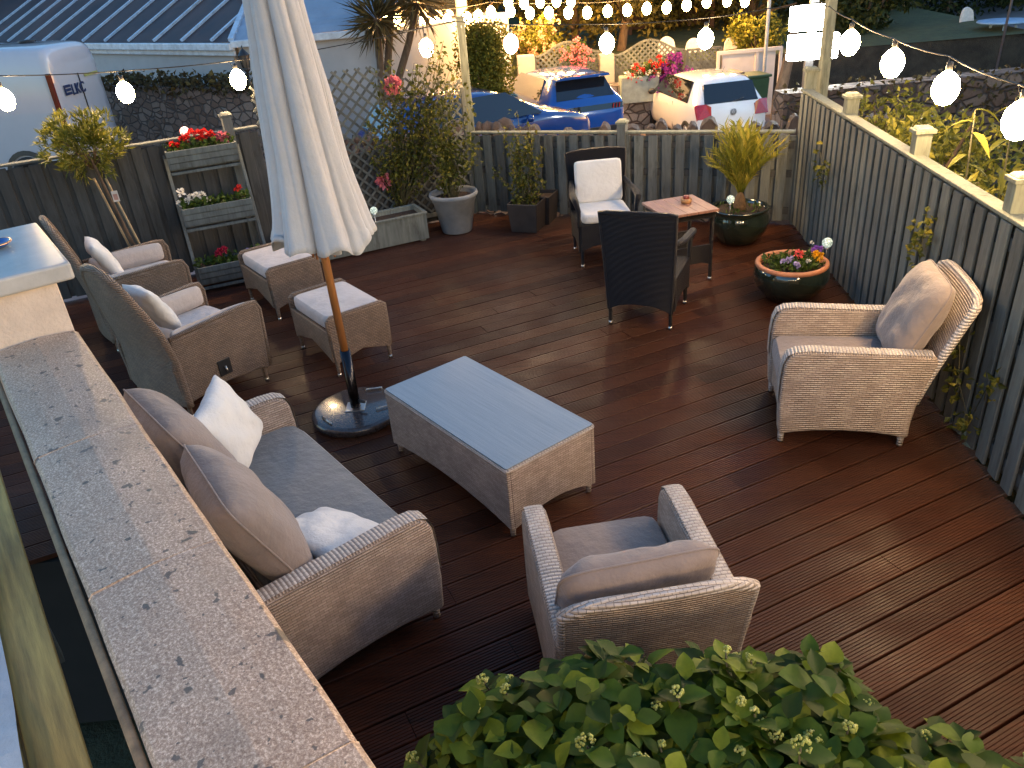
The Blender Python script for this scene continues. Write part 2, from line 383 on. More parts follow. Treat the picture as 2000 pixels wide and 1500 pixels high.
b = MB(); random.seed(3)
sidx = int(-3/.151)
while sidx*.151 < 12:
    s0 = sidx*.151; c = clip(s0, s0+.145)
    if c:
        t0 = c[0]; t1 = c[0]+rnd(.6, 2.6)
        while t0 < c[1]:
            t1 = min(t1, c[1]); dz = rnd(-.0012, .0012); n = len(prof)
            V = [BD*(t)+BN*(s0+p[0])+Vector((0, 0, p[1]+dz)) for t in (t0+.0015, t1-.0015) for p in prof]
            b.add(V, [(i, i+1, n+i+1, n+i) for i in range(n-1)]+[tuple(range(n-1, -1, -1)), tuple(range(n, 2*n))])
            t0 = t1; t1 = t0+rnd(2.2, 3.9)
    sidx += 1
struct(b.build('deck', M_DECK))
b = MB(); b.prism([(p.x, p.y) for p in reversed(DECKP)], 'z', -1.35, -.045)
struct(b.build('deck_base', mat('under_deck', (.012, .009, .008), .9)))

# ------------------------------------------------------------------ fences
def fence_run(name, label, A, B, zt, z0=0, boards='hitmiss', posts=(), cap_mat=M_FENCEP, body=M_FENCE, inside=1, rail=True, ph=.13, group=None, front_posts=True, rear_y=.022):
    A = Vector((*A, 0)); B = Vector((*B, 0)); d = (B-A); L = d.length; d.normalize(); n = Vector((-d.y, d.x, 0))*inside
    r = thing(name, label, 'fence', A, math.atan2(d.y, d.x), group)
    # local frame: x along, y = n*inside side (towards deck is -y after inside)
    bb = MB(); w, gap = .102, .052
    x = .01; k = 0
    while x+w < L:
        yy = -.028
        wq = w*rnd(.93, 1.02); bb.box((x+w/2+rnd(-.004, .004), yy+rnd(-.003, .003), (zt+z0)/2+rnd(-.008, .004)), (wq, .018, zt-z0-.07), RY(rnd(-.004, .004)).to_3x3())
        bb.box((x+w+gap/2-.004, rear_y, (zt+z0)/2-.01), (w+.035, .016, zt-z0-.09))
        x += w+gap-.008; k += 1
    bb.build('boards', body, r, bevel=.004, seg=1)
    q = MB()
    for zz in (zt-.14, z0+.55*(zt-z0), z0+.14): q.box((L/2, 0, zz), (L, .036, .07))
    q.build('cross_rails', M_FENCED, r)
    if rail:
        c = MB(); c.box((L/2, .008, zt-.012), (L, .095, .022)); c.build('capping_rail', cap_mat, r, bevel=.005)
    for (t, h) in posts:
        py_ = 0 if front_posts else .037
        p = MB(); p.box((t, py_, (h+z0-.3)/2), (.088, .13 if front_posts else .10, h-z0+.3)); po = p.build('post', body if h < 1.2 else cap_mat, r, bevel=.004)
        c = MB(); c.box((t, py_, h+.012), (.122, .135, .026)); c.box((t, py_, h+.034), (.10, .11, .018), taper=.75); c.build('post_cap', cap_mat, po, bevel=.005)
    return r
fence_run('fence', 'low sage green board fence behind the dark wicker chairs, cars beyond it', (-.22, 9.30), (3.03, 7.93), .955, posts=((1.77, 1.035),))
fence_run('fence', 'tall grey-green board fence with capped posts along the right side of the deck', (3.09, 7.95), (2.17, -.45), 1.345, posts=((.02, 1.50), (1.30, 1.46), (2.78, 1.48), (4.08, 1.50), (5.5, 1.50)), front_posts=False, body=fence_paint('slate_green_paint', (.135, .14, .128)))
LFD = Vector((.915, .403, 0)).normalized()
LA = Vector((-.25, 9.31, 0))-LFD*6.9
fence_run('fence', 'dark weathered grey fence with pale top rail at the left, behind the ladder planter', (LA.x, LA.y), (-2.36, 8.38), 1.375, posts=((4.31, 1.50),), rear_y=-.008, body=M_FENCED, cap_mat=M_FENCE)

def big_post(label, x, y, z0, z1, w=.10):
    t = thing('festoon_post', label, 'post', (x, y, 0), .1)
    p = MB(); p.box((0, 0, (z0+z1)/2), (w, w, z1-z0)); p.build('shaft', M_FENCEP, t, bevel=.006)
    p = MB(); p.box((0, 0, z1+.01), (w*1.15, w*1.15, .02)); p.build('finial', M_FENCEP, t, bevel=.004)
    h = MB(); h.tube([(0, -w/2, z1-.08), (0, -w/2-.03, z1-.085), (0, -w/2-.035, z1-.06)], .004, 6); h.build('hook', M_METAL, t)
big_post('slim pale green post where the trellis meets the low back fence', -.22, 9.39, 0, 2.13, .085)
big_post('tall pale post in the far right corner in front of the lit sign', 3.29, 8.03, 0, 2.3, .085)

# trellis panel (diagonal lattice)
t = thing('trellis', 'wooden diagonal lattice trellis behind the roses and long planter', 'trellis', (-2.36, 8.38, 0), math.atan2(LFD.y, LFD.x))
TL = 2.28
def ttop(x):
    if x < 1.25: return 1.80
    return 1.80-.26*math.sin(min(1, (x-1.25)/.8)*PI/2)
b = MB(); stp = .125
for s in (-1, 1):
    k = -20
    while k < 40:
        x0 = k*stp; pts = []
        # strip line: x = x0 + s*(z)
        z = .0; run = None
        while z < 1.86:
            x = x0+s*z; ok = 0 <= x <= TL and .12 <= z <= ttop(x)
            if ok and run is None: run = (x, z)
            if run is not None and (not ok):
                if z-run[1] > .06: b.beam((run[0], s*.006, run[1]), (x-s*.02, s*.006, z-.02), .024, .010, (0, 1, 0))
                run = None
            z += .02
        if run is not None: b.beam((run[0], s*.006, run[1]), (x0+s*1.80, s*.006, 1.80), .024, .010, (0, 1, 0))
        k += 1
b.build('lattice', M_FENCE, t)
b = MB(); b.box((TL, 0, .72), (.045, .04, 1.44)); b.box((TL/2, .0, .09), (TL-.05, .04, .045))
b.build('frame', M_FENCE, t, bevel=.003)
b = MB(); b.box((TL/2, .05, .46), (TL, .018, .92)); b.build('backing_boards', M_FENCED, t)

# ------------------------------------------------------------------ foreground garden wall with coping and pillar
WD = Vector((-.5697, .8218, 0)).normalized(); WN = Vector((WD.y, -WD.x, 0))    # WN points to the deck side
CZ = 1.30
cR = Vector((-2.06, 3.52, 0)); wd = .365
t = thing('garden_wall', 'rendered garden wall with lichen-spotted stone coping in the left foreground', 'wall', (cR.x, cR.y, 0), math.atan2(-WD.y, -WD.x))
# local: x from pillar towards the camera, +y = ?
# rot maps local x -> -WD ; local y -> rotate 90 ccw of -WD = (WD.y, -WD.x) = WN  => deck side is +y
WL = 4.4
b = MB(); b.box((WL/2, -wd/2, (CZ-.07-1.4)/2), (WL, wd-.09, CZ-.07+1.4)); b.build('render_face', M_RENDER, t)
seams = [0, .92, 1.86, 2.45, 3.4, WL]
seams = [0, 1.17, 2.06, 2.93, WL]
for i in range(4):
    x0, x1 = seams[i]+.0012, seams[i+1]-.0012; n = 10
    pr_ = [(-wd, CZ-.065), (-wd, CZ-.022), (-wd+.012, CZ-.010), (-wd*.75, CZ-.003), (-wd*.5, CZ+.002), (-wd*.25, CZ-.003), (-.014, CZ-.012), (0, CZ-.026), (.002, CZ-.065)]
    b = MB(); V = []; ns = 14
    for k in range(ns+1):
        x = x0+(x1-x0)*k/ns
        for (y, z) in pr_: V.append((x, y+.004*noise.noise(Vector((x*3+i*9, y*4, z*5))), z+.003*noise.noise(Vector((x*5, y*7, i)))))
    q = len(pr_); b.smooth = False
    b.add(V, [(k*q+j, k*q+j+1, (k+1)*q+j+1, (k+1)*q+j) for k in range(ns) for j in range(q-1)]+[tuple(range(q)), tuple(ns*q+q-1-j for j in range(q))])
    b.build('coping_stone', M_CAP, t, bevel=.0015, seg=1)
# batten and gutter strip on the house side of the wall
b = MB(); b.tube([(.2, -wd-.018, CZ-.03), (WL, -wd-.018, CZ-.03)], .012, 8); b.build('edge_batten', mat('old_timber_edge', (.23, .15, .08), .6, 0, .4, 20, .5), t)

t = thing('gate_pillar', 'cream rendered pillar with a smooth flat stone cap at the end of the wall', 'pillar', (cR.x, cR.y, 0), math.atan2(-WD.y, -WD.x))
PW = .37
b = MB(); b.box((-.44, -PW/2-.01, .02), (.84, PW, 3.02)); b.build('shaft', M_RENDER, t, bevel=.006)
b = MB(); b.box((-.46, -PW/2+.01, 1.575), (.95, PW+.12, .085)); b.build('cap', M_CAP2, t, bevel=.014, seg=3)
# dish on the cap
pc = at(-6, 484, 1.62)
d = thing('ashtray', 'small blue glazed dish sitting on the pillar cap', 'dish', (pc.x-.0, pc.y, 1.6195))
b = MB(); b.lathe([(.001, .004), (.05, .004), (.068, .02), (.072, .030), (.066, .030), (.058, .018), (.04, .010), (.001, .009)], seg=28)
b.build('bowl', mat('blue_glaze', (.02, .09, .30), .12, 0, .2, 20, 0, coat=1), d)
b = MB(); b.lathe([(.0665, .0305), (.0745, .0305), (.0745, .024)], seg=28); b.build('rim', mat('copper_rim', (.5, .28, .16), .3, 1), d)

# timber boards and glass of the steps left of the wall
t = thing('bench', 'slatted straw-coloured timber bench seat below the coping, bottom left', 'bench', (cR.x, cR.y, 0), math.atan2(-WD.y, -WD.x))
for k in range(4):
    b = MB(); y = -wd-.20-k*.135
    b.box((2.3, y, .98-.012*k), (4.2, .128, .03)); b.build('slat', mat('straw_timber', (.46, .31, .085), .55, 0, .45, 3, .4, .004, 40, (1, 14, 14)), t, bevel=.004)
b = MB(); b.box((2.3, -wd-.42, .80), (4.0, .05, .3)); b.box((.6, -wd-.42, .38), (.08, .4, .76)); b.box((3.6, -wd-.42, .38), (.08, .4, .76)); b.build('frame', M_FENCED, t)
t = thing('draped_sheet', 'pale sheet over the bench in the bottom left corner', 'sheet', (cR.x, cR.y, 0), math.atan2(-WD.y, -WD.x))
b = MB(); b.smooth = True
b.grid(lambda u, v: Vector((1.0+3.2*u, -wd-.265-.80*v-.03*(u-.5), 1.035+.02*math.sin(u*19+v*4)+.02*noise.noise(Vector((u*9, v*6, 0))))), 40, 14)
b.build('cloth', fabric('pale_sheet', (.50, .50, .52), .7), t)

# ------------------------------------------------------------------ furniture builders
def pillow_fn(w, h, th, seed=0, pull=.05, nx=22, p=2.6, wr=.012, rc=0):
    V = []; F = []
    def P(i, j, s):
        u, v = -1+2*i/nx, -1+2*j/nx
        e = (1-abs(u)**p)*(1-abs(v)**p); e = max(0, e)**.5
        cx = 1-pull*(1-abs(v)**2)*1.0*abs(u)**3; cy = 1-pull*(1-abs(u)**2)*abs(v)**3
        z = s*th/2*e
        edge = max(abs(u), abs(v))
        z += wr*noise.noise(Vector((u*2.2+seed, v*2.2, s*3+seed)))*e*1.5
        z += wr*.9*math.sin(10*math.atan2(v, u)+seed+3*noise.noise(Vector((u, v, seed))))*(edge**4)*(1-edge**6)
        if rc:
            mx_ = max(abs(u), abs(v), 1e-6); nr = (abs(u)**rc+abs(v)**rc)**(1/rc) or 1e-6; k_ = 1-(1-mx_/max(nr, 1e-6))*mx_**2; cx *= k_; cy *= k_
        return Vector((u*w/2*cx, v*h/2*cy, z))
    idx = {}
    for s in (1, -1):
        for j in range(nx+1):
            for i in range(nx+1):
                bd = i in (0, nx) or j in (0, nx)
                if bd and s == -1: idx[(i, j, s)] = idx[(i, j, 1)]; continue
                idx[(i, j, s)] = len(V); V.append(P(i, j, s))
        for j in range(nx):
            for i in range(nx):
                q = [(i, j), (i+1, j), (i+1, j+1), (i, j+1)]
                if s < 0: q.reverse()
                F.append([(a, c, s) for a, c in q])
    F = [[idx[k] for k in f] for f in F]
    edge = [V[idx[(i, 0, 1)]] for i in range(nx+1)]+[V[idx[(nx, j, 1)]] for j in range(1, nx+1)]+[V[idx[(i, nx, 1)]] for i in range(nx-1, -1, -1)]+[V[idx[(0, j, 1)]] for j in range(nx-1, 0, -1)]
    return V, F, edge
def pillow(name, w, h, th, M, mt, parent=None, seed=0, pip=True, **kw):
    V, F, E = pillow_fn(w, h, th, seed, **kw)
    b = MB(); b.smooth = True; b.add([M @ v for v in V], F); o = b.build(name, mt, parent)
    if pip:
        b = MB(); b.tube([M @ e for e in E]+[M @ E[0], M @ E[1]], .0045, 6, cap=False); b.build('piping', mt, o)
    return o
def rbox(b, c, d, M=None, n=6, k=.35):
    """box cushion: soft top and bottom"""
    pass
def seat_cushion(parent, cx, cy, cz, w, d, h, mt, name='seat_cushion', seed=0, M=None):
    nx = 20; V = []; F = []
    b = MB(); b.smooth = True
    prof_ = [(-1, .0, .80), (-.96, .18, .97), (-.9, .4, 1), (.9, .6, 1), (.96, .82, .97), (1, 1.0, .80)]
    lv = [(.0, .965), (.12, .992), (.3, 1.0), (.7, 1.0), (.88, .992), (1, .965)]
    per = []
    m_ = 12; r = .09
    for side in range(4):
        for q in range(m_):
            t_ = -1+2*q/m_
            per.append([(t_, -1), (1, t_), (-t_, 1), (-1, -t_)][side])
    def rc(p):
        x, y = p; a = 14.0; s = (abs(x)**a+abs(y)**a)**(1/a); return x/s, y/s
    n = len(per)
    for (zz, sc) in lv:
        for p in per:
            x, y = rc(p); V.append(Vector((x*(w/2-(1-sc)*.5), y*(d/2-(1-sc)*.5), (zz-.5)*h)))
    F = [(i*n+k, i*n+(k+1) % n, (i+1)*n+(k+1) % n, (i+1)*n+k) for i in range(len(lv)-1) for k in range(n)]
    b.add([(M @ v if M else v)+Vector((cx, cy, cz)) for v in V], F)
    for s in (0, 1):
        rings = []; top = []
        for q in range(6):
            f = 1-q/6; ring = []
            for p in per:
                x, y = rc(p); base = .965 if q == 0 else .965
                xx = x*(w/2-.0175)*f; yy = y*(d/2-.0175)*f
                z = (h/2+.012*(1-f**4)+.005*noise.noise(Vector((xx*5+seed, yy*5, 1))) * (1-f**6)) * (1 if s else -1)
                ring.append(Vector((xx, yy, z)))
            rings.append(ring)
        VV = [v for rg in rings for v in rg]+[Vector((0, 0, (h/2+.012)*(1 if s else -1)))]
        FF = []
        for q in range(5):
            for k in range(n):
                f_ = (q*n+k, q*n+(k+1) % n, (q+1)*n+(k+1) % n, (q+1)*n+k); FF.append(f_ if s else f_[::-1])
        for k in range(n):
            f_ = (5*n+k, 5*n+(k+1) % n, 6*n); FF.append(f_ if s else f_[::-1])
        b.add([(M @ v if M else v)+Vector((cx, cy, cz)) for v in VV], FF)
    o = b.build(name, mt, parent)
    return o

SIDE = [(-.360, .075), (-.372, .25), (-.370, .44), (-.362, .54), (-.340, .592), (-.30, .616), (-.22, .624), (0, .616), (.2, .610), (.43, .604), (.445, .56), (.405, .42), (.372, .28), (.36, .16), (.362, .075), (.325, .078), (.26, .092), (.15, .106), (0, .112), (-.15, .106), (-.26, .092), (-.325, .078)]
def light_seat(name, label, cat, width, loc, rz, group, M=M_WEAVE, backtop=.92, n_seat=1, backcorner=None, rake=.215):
    t = thing(name, label, cat, loc, rz, group); hw = width/2; at_ = .105
    for s in (-1, 1):
        b = MB(); x0, x1 = (hw-at_, hw) if s > 0 else (-hw, -hw+at_)
        b.prism(SIDE, 'x', x0, x1); o = b.build('arm', [M], t, bevel=.021, seg=4)
        for p in o.data.polygons: p.use_smooth = True
        # flat braid over the arm
        b = MB(); xm = (x0+x1)/2
        b.smooth = True
        path = [(-.373, .30), (-.373, .44), (-.364, .542), (-.342, .597), (-.302, .621), (-.22, .629), (0, .621), (.2, .615), (.42, .609)]
        V = []
        for (y, z) in path:
            for q in range(5):
                a = -1+2*q/4; V.append((xm+a*.040, y-(.0 if z > .6 else .005), z+.0+(.004*(1-a*a) if z > .58 else 0)))
        b.add(V, [(i*5+k, i*5+k+1, (i+1)*5+k+1, (i+1)*5+k) for i in range(len(path)-1) for k in range(4)])
        b.build('arm_braid', M_RIM, o)
        for yy, tp in ((-.335, 1), (.335, 1)):
            b = MB(); b.lathe([(.001, .0), (.017, .0), (.021, .10), (.001, .10)], (xm, yy, 0), 10); b.build('leg', M_RIM, t)
    # back panel
    bc = backcorner or backtop; b = MB(); b.smooth = True
    ang = 0
    def bk(u, v, off=0):
        x = -1+2*u; arch = (backtop-bc)*(1-abs(x)**2.6); zt = bc+arch-.03*abs(x)**8
        zz = .30+(zt-.30)*v
        y = .345+rake*((zz-.30)/.60)**1.15+.02*(1-x*x)+off
        return Vector((x*(hw-.03), y, zz))
    nu, nv = 18, 12
    b.grid(lambda u, v: bk(u, v, 0), nu, nv); b.grid(lambda u, v: bk(1-u, v, .045), nu, nv)
    o = b.build('backrest', M, t)
    b = MB(); pts = [bk(0, v/8, .022) for v in range(0, 9)]+[bk(u/14, 1, .022) for u in range(1, 14)]+[bk(1, 1-v/8, .022) for v in range(0, 9)]
    b.tube(pts, .024, 10); b.build('back_rim', M_RIM, o)
    b = MB(); b.grid(lambda u, v: Vector(((-1+2*u)*(hw-.05), .365+.02*v, .10+.24*v)), 6, 4); b.build('lower_back', M, t)
    # seat box + apron
    b = MB(); ap = [(-hw+at_, .30), (hw-at_, .30), (hw-at_, .10), ((hw-at_)*.5, .135), (0, .145), (-(hw-at_)*.5, .135), (-hw+at_, .10)]
    b.prism(ap, 'y', -.345, -.315); b.box((0, 0, .285), (2*(hw-at_)-.002, .62, .03)); b.build('seat_frame', M, t)
    sw = (2*(hw-at_)-.012)/n_seat
    for k in range(n_seat):
        seat_cushion(t, -(hw-at_)+.006+sw*(k+.5), -.035, .375, sw-.004, .66, .145, M_SEAT if cat == 'sofa' else M_CUSH, seed=k*3+loc[0])
    return t
RX = lambda a: Matrix.Rotation(a, 4, 'X')
RY = lambda a: Matrix.Rotation(a, 4, 'Y')
RZm = lambda a: Matrix.Rotation(a, 4, 'Z')
T = lambda x, y, z: Matrix.Translation((x, y, z))

# armchair by the right fence
t = light_seat('armchair', 'pale rattan armchair beside the right fence, seen from its side', 'armchair', .72, (1.99, 4.17, 0), facing(-.973, .229), 'pale rattan lounge set')
pillow('back_cushion', .54, .54, .19, T(0, .37, .72) @ RX(math.radians(90-24)) @ Matrix.Identity(4), M_CUSH, t, 1.3, pull=.02, p=4, rc=7)
# armchair at the bottom
t = light_seat('armchair', 'pale rattan armchair with its back to us, behind the hydrangea', 'armchair', .725, (.385, 2.43, 0), facing(-.10, .995), 'pale rattan lounge set', backtop=.82, backcorner=.79, rake=.15)
pillow('back_cushion', .60, .44, .17, T(0.03, .27, .65) @ RZm(.05) @ RX(math.radians(90-26)), M_CUSH, t, 4.1, pull=.02, p=4, rc=7)
# sofa
SOF = Vector((-1.158, 3.153, 0)); SRZ = facing(.81, .585)
t = light_seat('sofa', 'pale rattan two-seat sofa with taupe back cushions against the coping wall', 'sofa', 1.60, SOF, SRZ, None, backtop=.80, backcorner=.63, rake=.22)
pillow('back_cushion', .68, .62, .26, T(-.37, .27, .71) @ RZm(-.05) @ RX(math.radians(90-24)), M_CUSH, t, 2.2, pull=.03, p=3, rc=8)
pillow('back_cushion', .66, .62, .26, T(.36, .30, .73) @ RZm(.06) @ RX(math.radians(90-24)), M_CUSH, t, 6.4, pull=.03, p=3, rc=8)
SM = T(*SOF) @ RZm(SRZ)
o = pillow('scatter_cushion', .42, .42, .14, SM @ T(.42, .06, .72) @ RZm(-.75) @ RX(math.radians(90-22)) @ RZm(.18), M_WHITE, None, 8.8, pull=.07, pip=False, rc=11)
tag(o, 'plump white scatter cushion standing upright at the far end of the rattan sofa', 'cushion', 'white scatter cushions')
o = pillow('scatter_cushion', .42, .40, .13, SM @ T(-.46, -.02, .505) @ RY(.10) @ RX(.30) @ RZm(.45), M_WHITE, None, 3.8, pull=.07, pip=False, wr=.016, rc=10)
tag(o, 'crumpled white cushion lying flat on the sofa seat by the near arm', 'cushion', 'white scatter cushions')

# coffee table
CX, CY = (-.064-.778+.434-.283)/4, (3.225+4.195+3.581+4.602)/4
t = thing('coffee_table', 'pale rattan coffee table with a blue-grey glass top', 'coffee table', (CX-.005, CY, 0), math.atan2(.970, -.714))
Lx, Ly, H = 1.20, .61, .45
def arch_poly(L, h0=.07, h1=.12, zt=.435):
    P = [(-L/2, zt), (L/2, zt), (L/2, h0-.01), (L/2-.04, h0)]
    P += [(L/2-.04-(L-.08)*k/12, h0+(h1-h0)*math.sin(PI*k/12)**.8) for k in range(1, 12)]
    return P+[(-L/2+.04, h0), (-L/2, h0-.01)]
b = MB()
b.prism(arch_poly(Lx, zt=.43), 'y', -Ly/2, -Ly/2+.025); b.prism(arch_poly(Lx, zt=.43), 'y', Ly/2-.025, Ly/2)
b.prism(arch_poly(Ly-.05, zt=.43), 'x', -Lx/2, -Lx/2+.025); b.prism(arch_poly(Ly-.05, zt=.43), 'x', Lx/2-.025, Lx/2)
b.build('woven_body', M_WEAVE, t, bevel=.006)
def rrect(L, W_, r, n=5):
    P = []
    for cx, cy, a0 in ((L/2-r, W_/2-r, 0), (-L/2+r, W_/2-r, 90), (-L/2+r, -W_/2+r, 180), (L/2-r, -W_/2+r, 270)):
        for k in range(n+1): a = math.radians(a0+90*k/n); P.append((cx+r*math.cos(a), cy+r*math.sin(a)))
    return P
b = MB(); b.prism(rrect(Lx+.012, Ly+.012, .02), 'z', .428, .446); b.build('woven_rim', M_RIM, t, bevel=.006)
def glass_top():
    m, tt, bb = new_mat('woven_glass_top'); v = mapped(tt, (1.2, 60, 1)); n = noi(tt, v, 3, 4); v2 = mapped(tt, (90, 240, 1)); n2 = noi(tt, v2, 2, 2)
    c = mix(tt, .5, ramp(tt, n, [(.3, (.13, .175, .215)), (.7, (.27, .325, .375))]), ramp(tt, n2, [(.3, (.11, .15, .18)), (.7, (.29, .34, .39))]))
    tt.links.new(c, bb.inputs['Base Color']); bb.inputs['Roughness'].default_value = .32; bb.inputs['Coat Weight'].default_value = .5; bb.inputs['Coat Roughness'].default_value = .03; return m
b = MB(); b.prism(rrect(Lx-.005, Ly-.005, .015), 'z', .447, .455); b.build('glass_top', glass_top(), t, bevel=.003)
for sx in (-1, 1):
    for sy in (-1, 1):
        b = MB(); b.lathe([(.001, 0), (.014, 0), (.02, .11), (.001, .11)], (sx*(Lx/2-.03), sy*(Ly/2-.03), 0), 10); b.build('leg', M_RIM, t)

# brown high-back armchairs
SIDEB = [(-.37, .10), (-.385, .3), (-.40, .57), (-.385, .622), (-.34, .632), (-.1, .622), (.30, .60), (.35, .40), (.33, .10), (.28, .12), (.0, .15), (-.29, .13)]
def recliner(label, loc, rz):
    t = thing('high_back_armchair', label, 'armchair', loc, rz, 'brown rattan high-back armchairs'); hw = .40
    for s in (-1, 1):
        x0, x1 = (hw-.045, hw) if s > 0 else (-hw, -hw+.045)
        b = MB(); b.prism(SIDEB, 'x', x0, x1); a = b.build('arm', M_WEAVEB, t, bevel=.016, seg=3)
        b = MB(); xm = (x0+x1)/2; b.tube([(xm, y, z) for y, z in ((-.385, .12), (-.40, .3), (-.412, .57), (-.385, .632), (-.33, .640), (-.1, .63), (.3, .61))], .017, 8); b.build('arm_rim', M_WEAVEB, a)
        # lever plate on the outer side
        if s < 0:
            b = MB(); b.box((-hw-.004, -.02, .27), (.010, .10, .12)); q = b.build('recline_handle', M_BLACK, t, bevel=.003)
            b = MB(); b.tube([(-hw-.012, -.02, .28), (-hw-.03, -.02, .24)], .008, 8); b.build('lever', M_METAL, q)
        for yy in (-.34, .30):
            b = MB(); b.lathe([(.001, 0), (.013, 0), (.02, .14), (.001, .14)], (s*(hw-.035), yy, 0), 10); l = b.build('leg', M_WEAVEB, t)
            b = MB(); b.lathe([(.001, -.001), (.0165, -.001), (.0165, .022), (.001, .024)], (s*(hw-.035), yy, 0), 10); b.build('foot', M_METAL, l)
    def bk(u, v, off=0):
        x = -1+2*u; w = hw*(1-.06*v); zt = .65+.47*(1-abs(x)**2.6)
        zz = .10+(zt-.10)*v; y = .285+.05*(1-x*x)+max(0, zz-.45)*.20+off
        return Vector((x*w, y, zz))
    b = MB(); b.smooth = True; b.grid(lambda u, v: bk(u, v), 16, 20); b.grid(lambda u, v: bk(1-u, v, .04), 16, 20); o = b.build('backrest', M_WEAVEB, t)
    b = MB(); b.tube([bk(0, v/10, .02) for v in range(11)]+[bk(u/12, 1, .02) for u in range(1, 12)]+[bk(1, 1-v/10, .02) for v in range(11)], .028, 10); b.build('back_rim', M_WEAVEB, o)
    b = MB(); ap = [(-hw+.045, .34), (hw-.045, .34), (hw-.045, .12), (.15, .16), (-.15, .16), (-hw+.045, .12)]
    b.prism(ap, 'y', -.365, -.34); b.box((0, -.02, .325), (2*hw-.10, .62, .03)); b.build('seat_frame', M_WEAVEB, t)
    seat_cushion(t, 0, -.06, .41, 2*hw-.11, .66, .12, M_CREAM, seed=loc[0])
    # cream panels lining the arms
    for s in (-1, 1):
        q = seat_cushion(t, s*(hw-.075), -.05, .56, .05, .62, .15, M_CREAM, 'arm_pad', seed=s)
    return t
C2 = Vector((-2.36, 5.34, 0)); R2 = facing(.66, .75)
C1 = Vector((-3.24, 6.60, 0)); R1 = facing(.85, .52)
recliner('brown rattan high-back armchair with a black side lever, just beyond the sofa', C2, R2)
recliner('brown rattan high-back armchair farthest left, beside the bay tree', C1, R1)
for (c, r, lb, sd) in ((C2, R2, 'pale blue-white cushion leaning in the brown armchair nearest the sofa', 2), (C1, R1, 'white cushion standing in the farthest left brown armchair', 5)):
    o = pillow('scatter_cushion', .40, .40, .13, T(*c) @ RZm(r) @ T(.06 if sd == 2 else .0, .15, .70) @ RX(math.radians(90-25)), M_WHITE, None, sd, pull=.05, pip=False, rc=10)
    tag(o, lb, 'cushion', 'white scatter cushions')

# footstools
def footstool(label, c):
    t = thing('footstool', label, 'footstool', (c[0], c[1], 0), math.atan2(.57, .82), 'brown rattan footstools'); a, bb_ = .48, .68
    P = [(-a/2, .47), (a/2, .47), (a/2+.004, .3), (a/2-.005, .10), (a/2-.05, .115), (0, .165), (-a/2+.05, .115), (-a/2+.005, .10), (-a/2-.004, .3)]
    for s in (-1, 1):
        y0 = s*bb_/2
        b = MB(); b.prism(P, 'y', y0-.02, y0+.02); e = b.build('end_panel', M_WEAVEB, t, bevel=.010, seg=3)
        b = MB(); b.tube([(-a/2+.0, y0, .30), (-a/2, y0, .45), (-a/2+.03, y0, .475), (a/2-.03, y0, .475), (a/2, y0, .45), (a/2+.002, y0, .30), (a/2-.004, y0, .11)], .016, 8); b.build('rim', M_WEAVEB, e)
        for q in (-1, 1):
            b = MB(); b.lathe([(.001, 0), (.012, 0), (.019, .13), (.001, .13)], (q*(a/2-.02), y0, 0), 10); l = b.build('leg', M_WEAVEB, t)
            b = MB(); b.lathe([(.001, -.001), (.016, -.001), (.016, .022), (.001, .024)], (q*(a/2-.02), y0, 0), 10); b.build('foot', M_METAL, l)
    for s in (-1, 1):
        Q = [(-bb_/2, .37), (bb_/2, .37), (bb_/2, .12), (bb_/2-.08, .15), (0, .21), (-bb_/2+.08, .15), (-bb_/2, .12)]
        b = MB(); b.prism(Q, 'x', s*a/2-.012, s*a/2+.012); b.build('side_panel', M_WEAVEB, t, bevel=.004)
    seat_cushion(t, 0, 0, .42, a-.01, bb_-.05, .11, M_CREAM, 'cushion', seed=c[0])
footstool('brown rattan footstool with cream cushion right behind the parasol pole', (-1.31, 5.72))
footstool('brown rattan footstool partly hidden under the parasol cloth, near the planter', (-2.03, 6.92))

